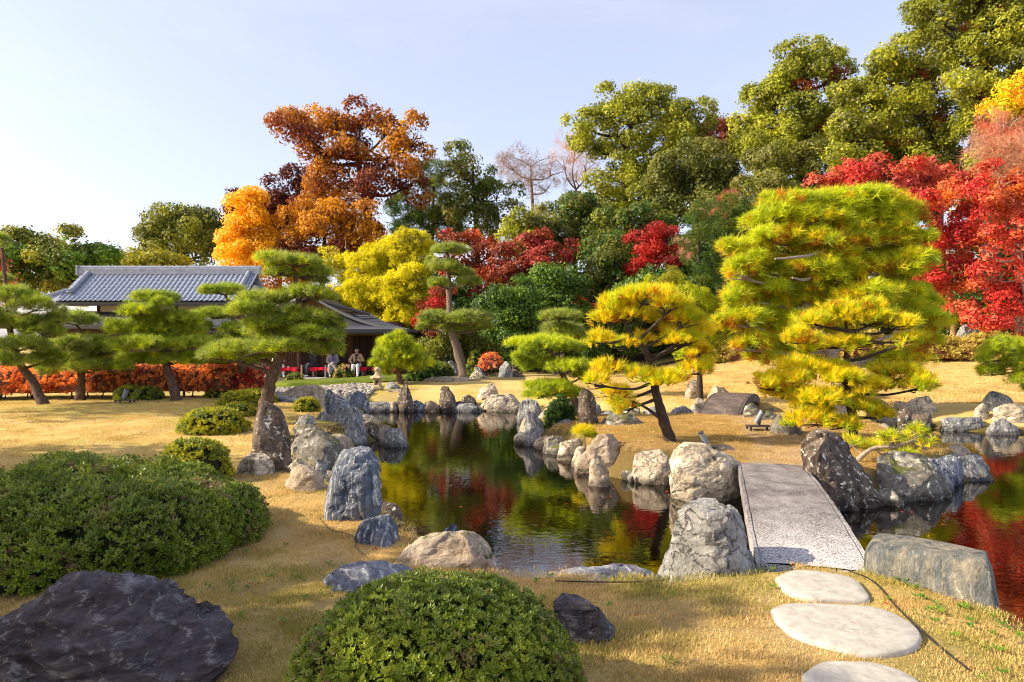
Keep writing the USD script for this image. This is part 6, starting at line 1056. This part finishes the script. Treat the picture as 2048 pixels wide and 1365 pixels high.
vs = single('flower_vase', lathe([(0, 0), (.05, 0), (.07, .08), (.04, .2), (.05, .24), (.03, .22), (0, .2)], (-11.6, 32.0, .44), 14), MAT['porcelain'], label='white flower vase on the low wooden table by the planks', cat='vase')
tb = thing('low_table', 'low wooden table at the left end of the terrace', 'table', loc=(-11.7, 32.0, 0)); part(tb, 'top', box((-12.2, 31.7, .38), (-11.2, 32.3, .44), .01), MAT['pale_wood'])
for xx in (-12.1, -11.3):
    for yy in (31.78, 32.22): part(tb, 'leg', box((xx - .03, yy - .03, 0), (xx + .03, yy + .03, .38)), MAT['pale_wood'])

# ------------------------------------------------------------------ people
def hullchain(bones, edge=.035, it=8):
    m = manifold3d.Manifold()
    for (a, ra), (b, rb_) in bones:
        s1 = manifold3d.Manifold.sphere(ra, 14).translate(list(map(float, a))); s2 = manifold3d.Manifold.sphere(rb_, 14).translate(list(map(float, b))); m = m + manifold3d.Manifold.batch_hull([s1, s2])
    m = m.refine_to_length(edge); v, f = arr(m); tm = trimesh.Trimesh(v, f, process=True); trimesh.smoothing.filter_taubin(tm, iterations=it); return tm
def person(label, x, y, face, top, legs, hair='long', shoes='cloth_white', arms='lap', lean=.0, mask=False, bag=False, scarf=None, seat=.42, cross=False, skirt=False, hold=None):
    t = thing('person', label, 'person', loc=(x, y, 0)); cf, sf = math.cos(face), math.sin(face)
    W = lambda p: np.array([x + p[0] * cf - p[1] * sf, y + p[0] * sf + p[1] * cf, p[2]])   # local: -y is forwards
    hip = np.array([0, 0, seat + .10]); ch = np.array([0, -.02 - lean, seat + .45]); nk = np.array([0, -.03 - lean * 1.3, seat + .60]); hd = np.array([0, -.06 - lean * 1.5, seat + .76])
    sh = [np.array([s * .17, -.02 - lean * 1.1, seat + .52]) for s in (-1, 1)]
    if arms == 'hip': el = [np.array([-.34, .02, seat + .30]), np.array([.30, -.10, seat + .28])]; ha = [np.array([-.20, -.10, seat + .16]), np.array([.10, -.28, seat + .32])]
    elif arms == 'face': el = [np.array([-.22, -.16, seat + .27]), np.array([.20, -.24, seat + .30])]; ha = [np.array([-.05, -.34, seat + .18]), np.array([.12, -.36, seat + .44])]
    else: el = [np.array([-.24, -.10, seat + .26]), np.array([.24, -.10, seat + .26])]; ha = [np.array([-.07, -.32, seat + .17]), np.array([.07, -.34, seat + .17])]
    kn = [np.array([-.10, -.44, seat + .06]), np.array([.10, -.44, seat + .07])]; an = [np.array([-.11, -.42, .09]), np.array([.12, -.50, .09])]
    if cross: kn[1] = np.array([.02, -.46, seat + .16]); an[1] = np.array([.20, -.60, seat - .18])
    B = lambda a, ra, b, rb_: ((W(a), ra), (W(b), rb_))
    body = [B(nk, .052, hd + [0, .01, -.02], .06), B(hd + [0, .012, .03], .088, hd + [0, -.01, -.02], .078), B(hd + [0, -.03, -.06], .05, hd + [0, .0, 0], .07), B(hd + [0, -.095, -.015], .012, hd + [0, -.088, .02], .008), B(hip, .13, ch, .13), B(ch, .13, nk, .06)]
    for s in (0, 1):
        body += [B(sh[s], .055, el[s], .042), B(el[s], .042, ha[s], .028), B(hip + [(-.09, .09)[s], 0, 0], .10, kn[s], .065), B(kn[s], .065, an[s], .04)]
        d = ha[s] - el[s]; d /= np.linalg.norm(d); side = np.array([1, 0, 0])
        body.append(B(ha[s], .03, ha[s] + d * .06, .03))
        for q in range(4): body.append(B(ha[s] + d * .07 + side * (q - 1.5) * .018, .011, ha[s] + d * (.12 + .012 * (q in (1, 2))) + side * (q - 1.5) * .02 + [0, 0, -.015], .009))
        body.append(B(ha[s] + d * .02, .013, ha[s] + d * .06 + side * (.045 if s == 0 else -.045), .010))
    for s in (-1, 1): body.append(B(hd + [s * .085, 0, -.01], .018, hd + [s * .09, .005, .015], .016))
    bd = part(t, 'body', hullchain(body), MAT['skin'], smooth=True)
    coat = [B(hip + [0, .01, -.02], .165, ch, .165), B(ch, .165, nk + [0, 0, -.04], .085), B(sh[0] + [.03, 0, 0], .09, sh[1] - [.03, 0, 0], .09)]
    for s in (0, 1): coat += [B(sh[s], .078, el[s], .066), B(el[s], .066, ha[s] - (ha[s] - el[s]) * .12, .05)]
    if skirt: coat += [B(hip + [-.06, -.05, 0], .16, kn[0] + [0, .02, -.02], .10), B(hip + [.06, -.05, 0], .16, kn[1] + [0, .02, -.02], .10), B(kn[0], .10, kn[0] + [0, .03, -.24], .11), B(kn[1], .10, kn[1] + [0, .03, -.22], .10)]
    part(t, 'coat', hullchain(coat), MAT[top], smooth=True)
    tr = []
    for s in (0, 1): tr += [B(hip + [(-.09, .09)[s], 0, 0], .125, kn[s], .085), B(kn[s], .085, an[s] + [0, 0, .04], .06)]
    part(t, 'trousers', hullchain(tr), MAT[legs], smooth=True)
    for s in (0, 1): part(t, 'shoe', hullchain([B(an[s] + [0, .03, -.04], .042, an[s] + [0, -.13, -.055], .036)], .02, 4), MAT[shoes], smooth=True)
    hb = [B(hd + [0, .03, .045], .098, hd + [0, .035, -.01], .094), B(hd + [0, -.025, .075], .07, hd + [0, .02, .06], .08)]
    if hair == 'long': hb += [B(hd + [-.075, .0, 0], .04, nk + [-.085, -.05, -.12], .035), B(hd + [.075, .0, 0], .04, nk + [.085, -.05, -.12], .035), B(hd + [0, .06, -.03], .08, nk + [0, .07, -.10], .06)]
    part(bd, 'hair', hullchain(hb, .03, 4), MAT['hair_black'], smooth=True)
    for s in (-1, 1): part(bd, 'eye', hullchain([B(hd + [s * .032, -.082, .008], .009, hd + [s * .038, -.081, .008], .008)], .02, 1), MAT['hair_black'], smooth=True)
    part(bd, 'mouth', hullchain([B(hd + [-.018, -.083, -.05], .007, hd + [.018, -.083, -.05], .007)], .02, 1), MAT['red_cloth'], smooth=True)
    if mask: part(t, 'face_mask', hullchain([B(hd + [-.03, -.062, -.025], .048, hd + [.03, -.062, -.025], .048), B(hd + [0, -.085, -.015], .03, hd + [0, -.07, -.06], .035)], .02, 3), MAT['cloth_white'], smooth=True)
    if bag: part(t, 'bag', hullchain([B(np.array([-.10, -.30, seat + .16]), .075, np.array([.10, -.30, seat + .16]), .075)], .03, 3), MAT['coat_black'], smooth=True); part(t, 'shirt', hullchain([B(ch + [0, -.09, .08], .08, hip + [0, -.10, .06], .09)], .03, 3), MAT['cloth_dark'], smooth=True)
    if scarf: part(t, 'scarf', hullchain([B(nk + [-.05, -.04, 0], .075, nk + [.05, -.04, 0], .075), B(nk + [0, -.1, -.05], .06, nk + [0, -.13, -.2], .05)], .03, 3), MAT['coat_black'], smooth=True); part(t, 'top', hullchain([B(ch + [0, -.12, .0], .07, hip + [0, -.14, .1], .07)], .03, 3), MAT[scarf], smooth=True)
    return t
person('person in a cream coat drinking, seated behind the leaning pine trunk', -10.55, 30.7, .6, 'coat_cream', 'cloth_white', arms='face', lean=.05)
person('person in a dark coat with long black hair seated beside the post', -8.95, 31.0, -.7, 'coat_black', 'cloth_dark', lean=.08, arms='lap')
person('person in a long grey coat wearing a white face mask with crossed legs', -8.15, 31.0, .25, 'coat_grey', 'coat_grey', mask=True, scarf='cloth_purple', cross=True, skirt=True)
person('person in a beige jacket with a black bag, one hand on the hip', -7.05, 31.05, .05, 'coat_beige', 'cloth_white', arms='hip', bag=True, hair='short')
person('person in a white top bending behind the hedge at the far left', (90 - CU) / FPX * 24, 24, -1.2, 'cloth_white', 'cloth_dark', hair='short', lean=.2, seat=.32)

# ------------------------------------------------------------------ lantern, floodlights, cables
lx, ly = (755 - CU) / FPX * 21.8, 21.8; lz = gz(lx, ly); LS = 1.0
ln = thing('stone_lantern', 'small weathered stone lantern with a ball finial on the mound edge', 'stone lantern', loc=(lx, ly, lz))
part(ln, 'base', lathe([(0, 0), (.16, 0), (.21, .06), (.20, .13), (.12, .17), (0, .17)], (lx, ly, lz), 6), MAT['lantern_stone'], smooth=False)
part(ln, 'fire_box', cat([box((lx - .11, ly - .11, lz + .17), (lx - .05, ly + .11, lz + .36), .01), box((lx + .05, ly - .11, lz + .17), (lx + .11, ly + .11, lz + .36), .01), box((lx - .05, ly + .04, lz + .17), (lx + .05, ly + .10, lz + .36), .005), box((lx - .05, ly - .10, lz + .31), (lx + .05, ly + .04, lz + .36), .005), box((lx - .05, ly - .10, lz + .17), (lx + .05, ly + .04, lz + .215), .005)]), MAT['lantern_stone'])
part(ln, 'roof', lathe([(0, .36), (.22, .36), (.25, .40), (.22, .43), (.12, .47), (.08, .54), (0, .54)], (lx, ly, lz), 6), MAT['lantern_stone'], smooth=False)
part(ln, 'finial', lathe([(0, .54), (.06, .54), (.08, .56), (.055, .585), (.085, .62), (.10, .665), (.085, .71), (.04, .74), (0, .75)], (lx, ly, lz), 14), MAT['lantern_stone'])
def floodlight(label, u, v, Y, aim, tilt=0.0, scale=1.0):
    x = (u - CU) / FPX * Y; z = gz(x, Y) + .02; t = thing('floodlight', label, 'floodlight', loc=(x, Y, z)); s = scale
    part(t, 'base_plate', box((x - .20 * s, Y - .12 * s, z + .045 * s), (x + .20 * s, Y + .12 * s, z + .06 * s), .003), MAT['black_metal'])
    for a in (-.17, .17):
        for b in (-.09, .09): part(t, 'foot', box((x + (a - .015) * s, Y + (b - .015) * s, z - .03), (x + (a + .015) * s, Y + (b + .015) * s, z + .045 * s)), MAT['black_metal'])
    part(t, 'bracket', tube([(x, Y, z + .06 * s), (x + aim[0] * .04 * s, Y, z + .15 * s)], .02 * s, .02 * s, 8, 1), MAT['black_metal'])
    a = np.array(aim, float); a /= np.linalg.norm(a); c = np.array([x, Y, z + .19 * s])
    lb_ = part(t, 'lamp_body', tube([c - a * .10 * s, c + a * .12 * s], .045 * s, .052 * s, 14, 1), MAT['grey_metal']); part(lb_, 'lamp_hood', tube([c + a * .12 * s, c + a * .135 * s], .058 * s, .058 * s, 14, 1), MAT['black_metal'])
floodlight('black floodlight on a small stand in the middle of the left lawn', 250, 812, 16.0, (.35, 0, 1))
floodlight('floodlight on a flat stand beside the island path', 1518, 868, 11.6, (.5, -.1, 1), scale=1.0)
floodlight('small floodlight tilted back on top of the bridge-end boulder', 1408, 885, 9.9, (-.6, 0, 1), scale=.8)
single('dark_log', tube([((205 - CU) / FPX * 16.4, 16.4, .03), ((225 - CU) / FPX * 16.3, 16.2, .08), ((240 - CU) / FPX * 16.2, 16.3, .05)], .07, .05, 9, 5, .5, 3), MAT['bark_dark'], label='dark twisted root lying left of the black floodlight', cat='log')
def cable(label, pts, r=.0045):
    q = [((u - CU) / FPX * (CAMH * FPX / (v - CV)), CAMH * FPX / (v - CV)) for u, v in pts]; z = ground_z([a for a, b in q], [b for a, b in q]) + .014
    single('cable', tube([(a, b, max(c, WATER + .2)) for (a, b), c in zip(q, z)], r, r, 6, 6), MAT['cable_black'], label=label, cat='cable')
cable('black cable running through the grass beside the stepping stones', [(1690, 1140), (1745, 1165), (1800, 1225), (1870, 1290), (1938, 1345)])
cable('black cable along the grass edge before the flat pond rock', [(1110, 1166), (1180, 1168), (1260, 1168), (1330, 1158)])
cable('thin black cable at the foot of the tall blue stone', [(640, 1040), (660, 1062), (705, 1075), (712, 1098), (735, 1120)], .003)
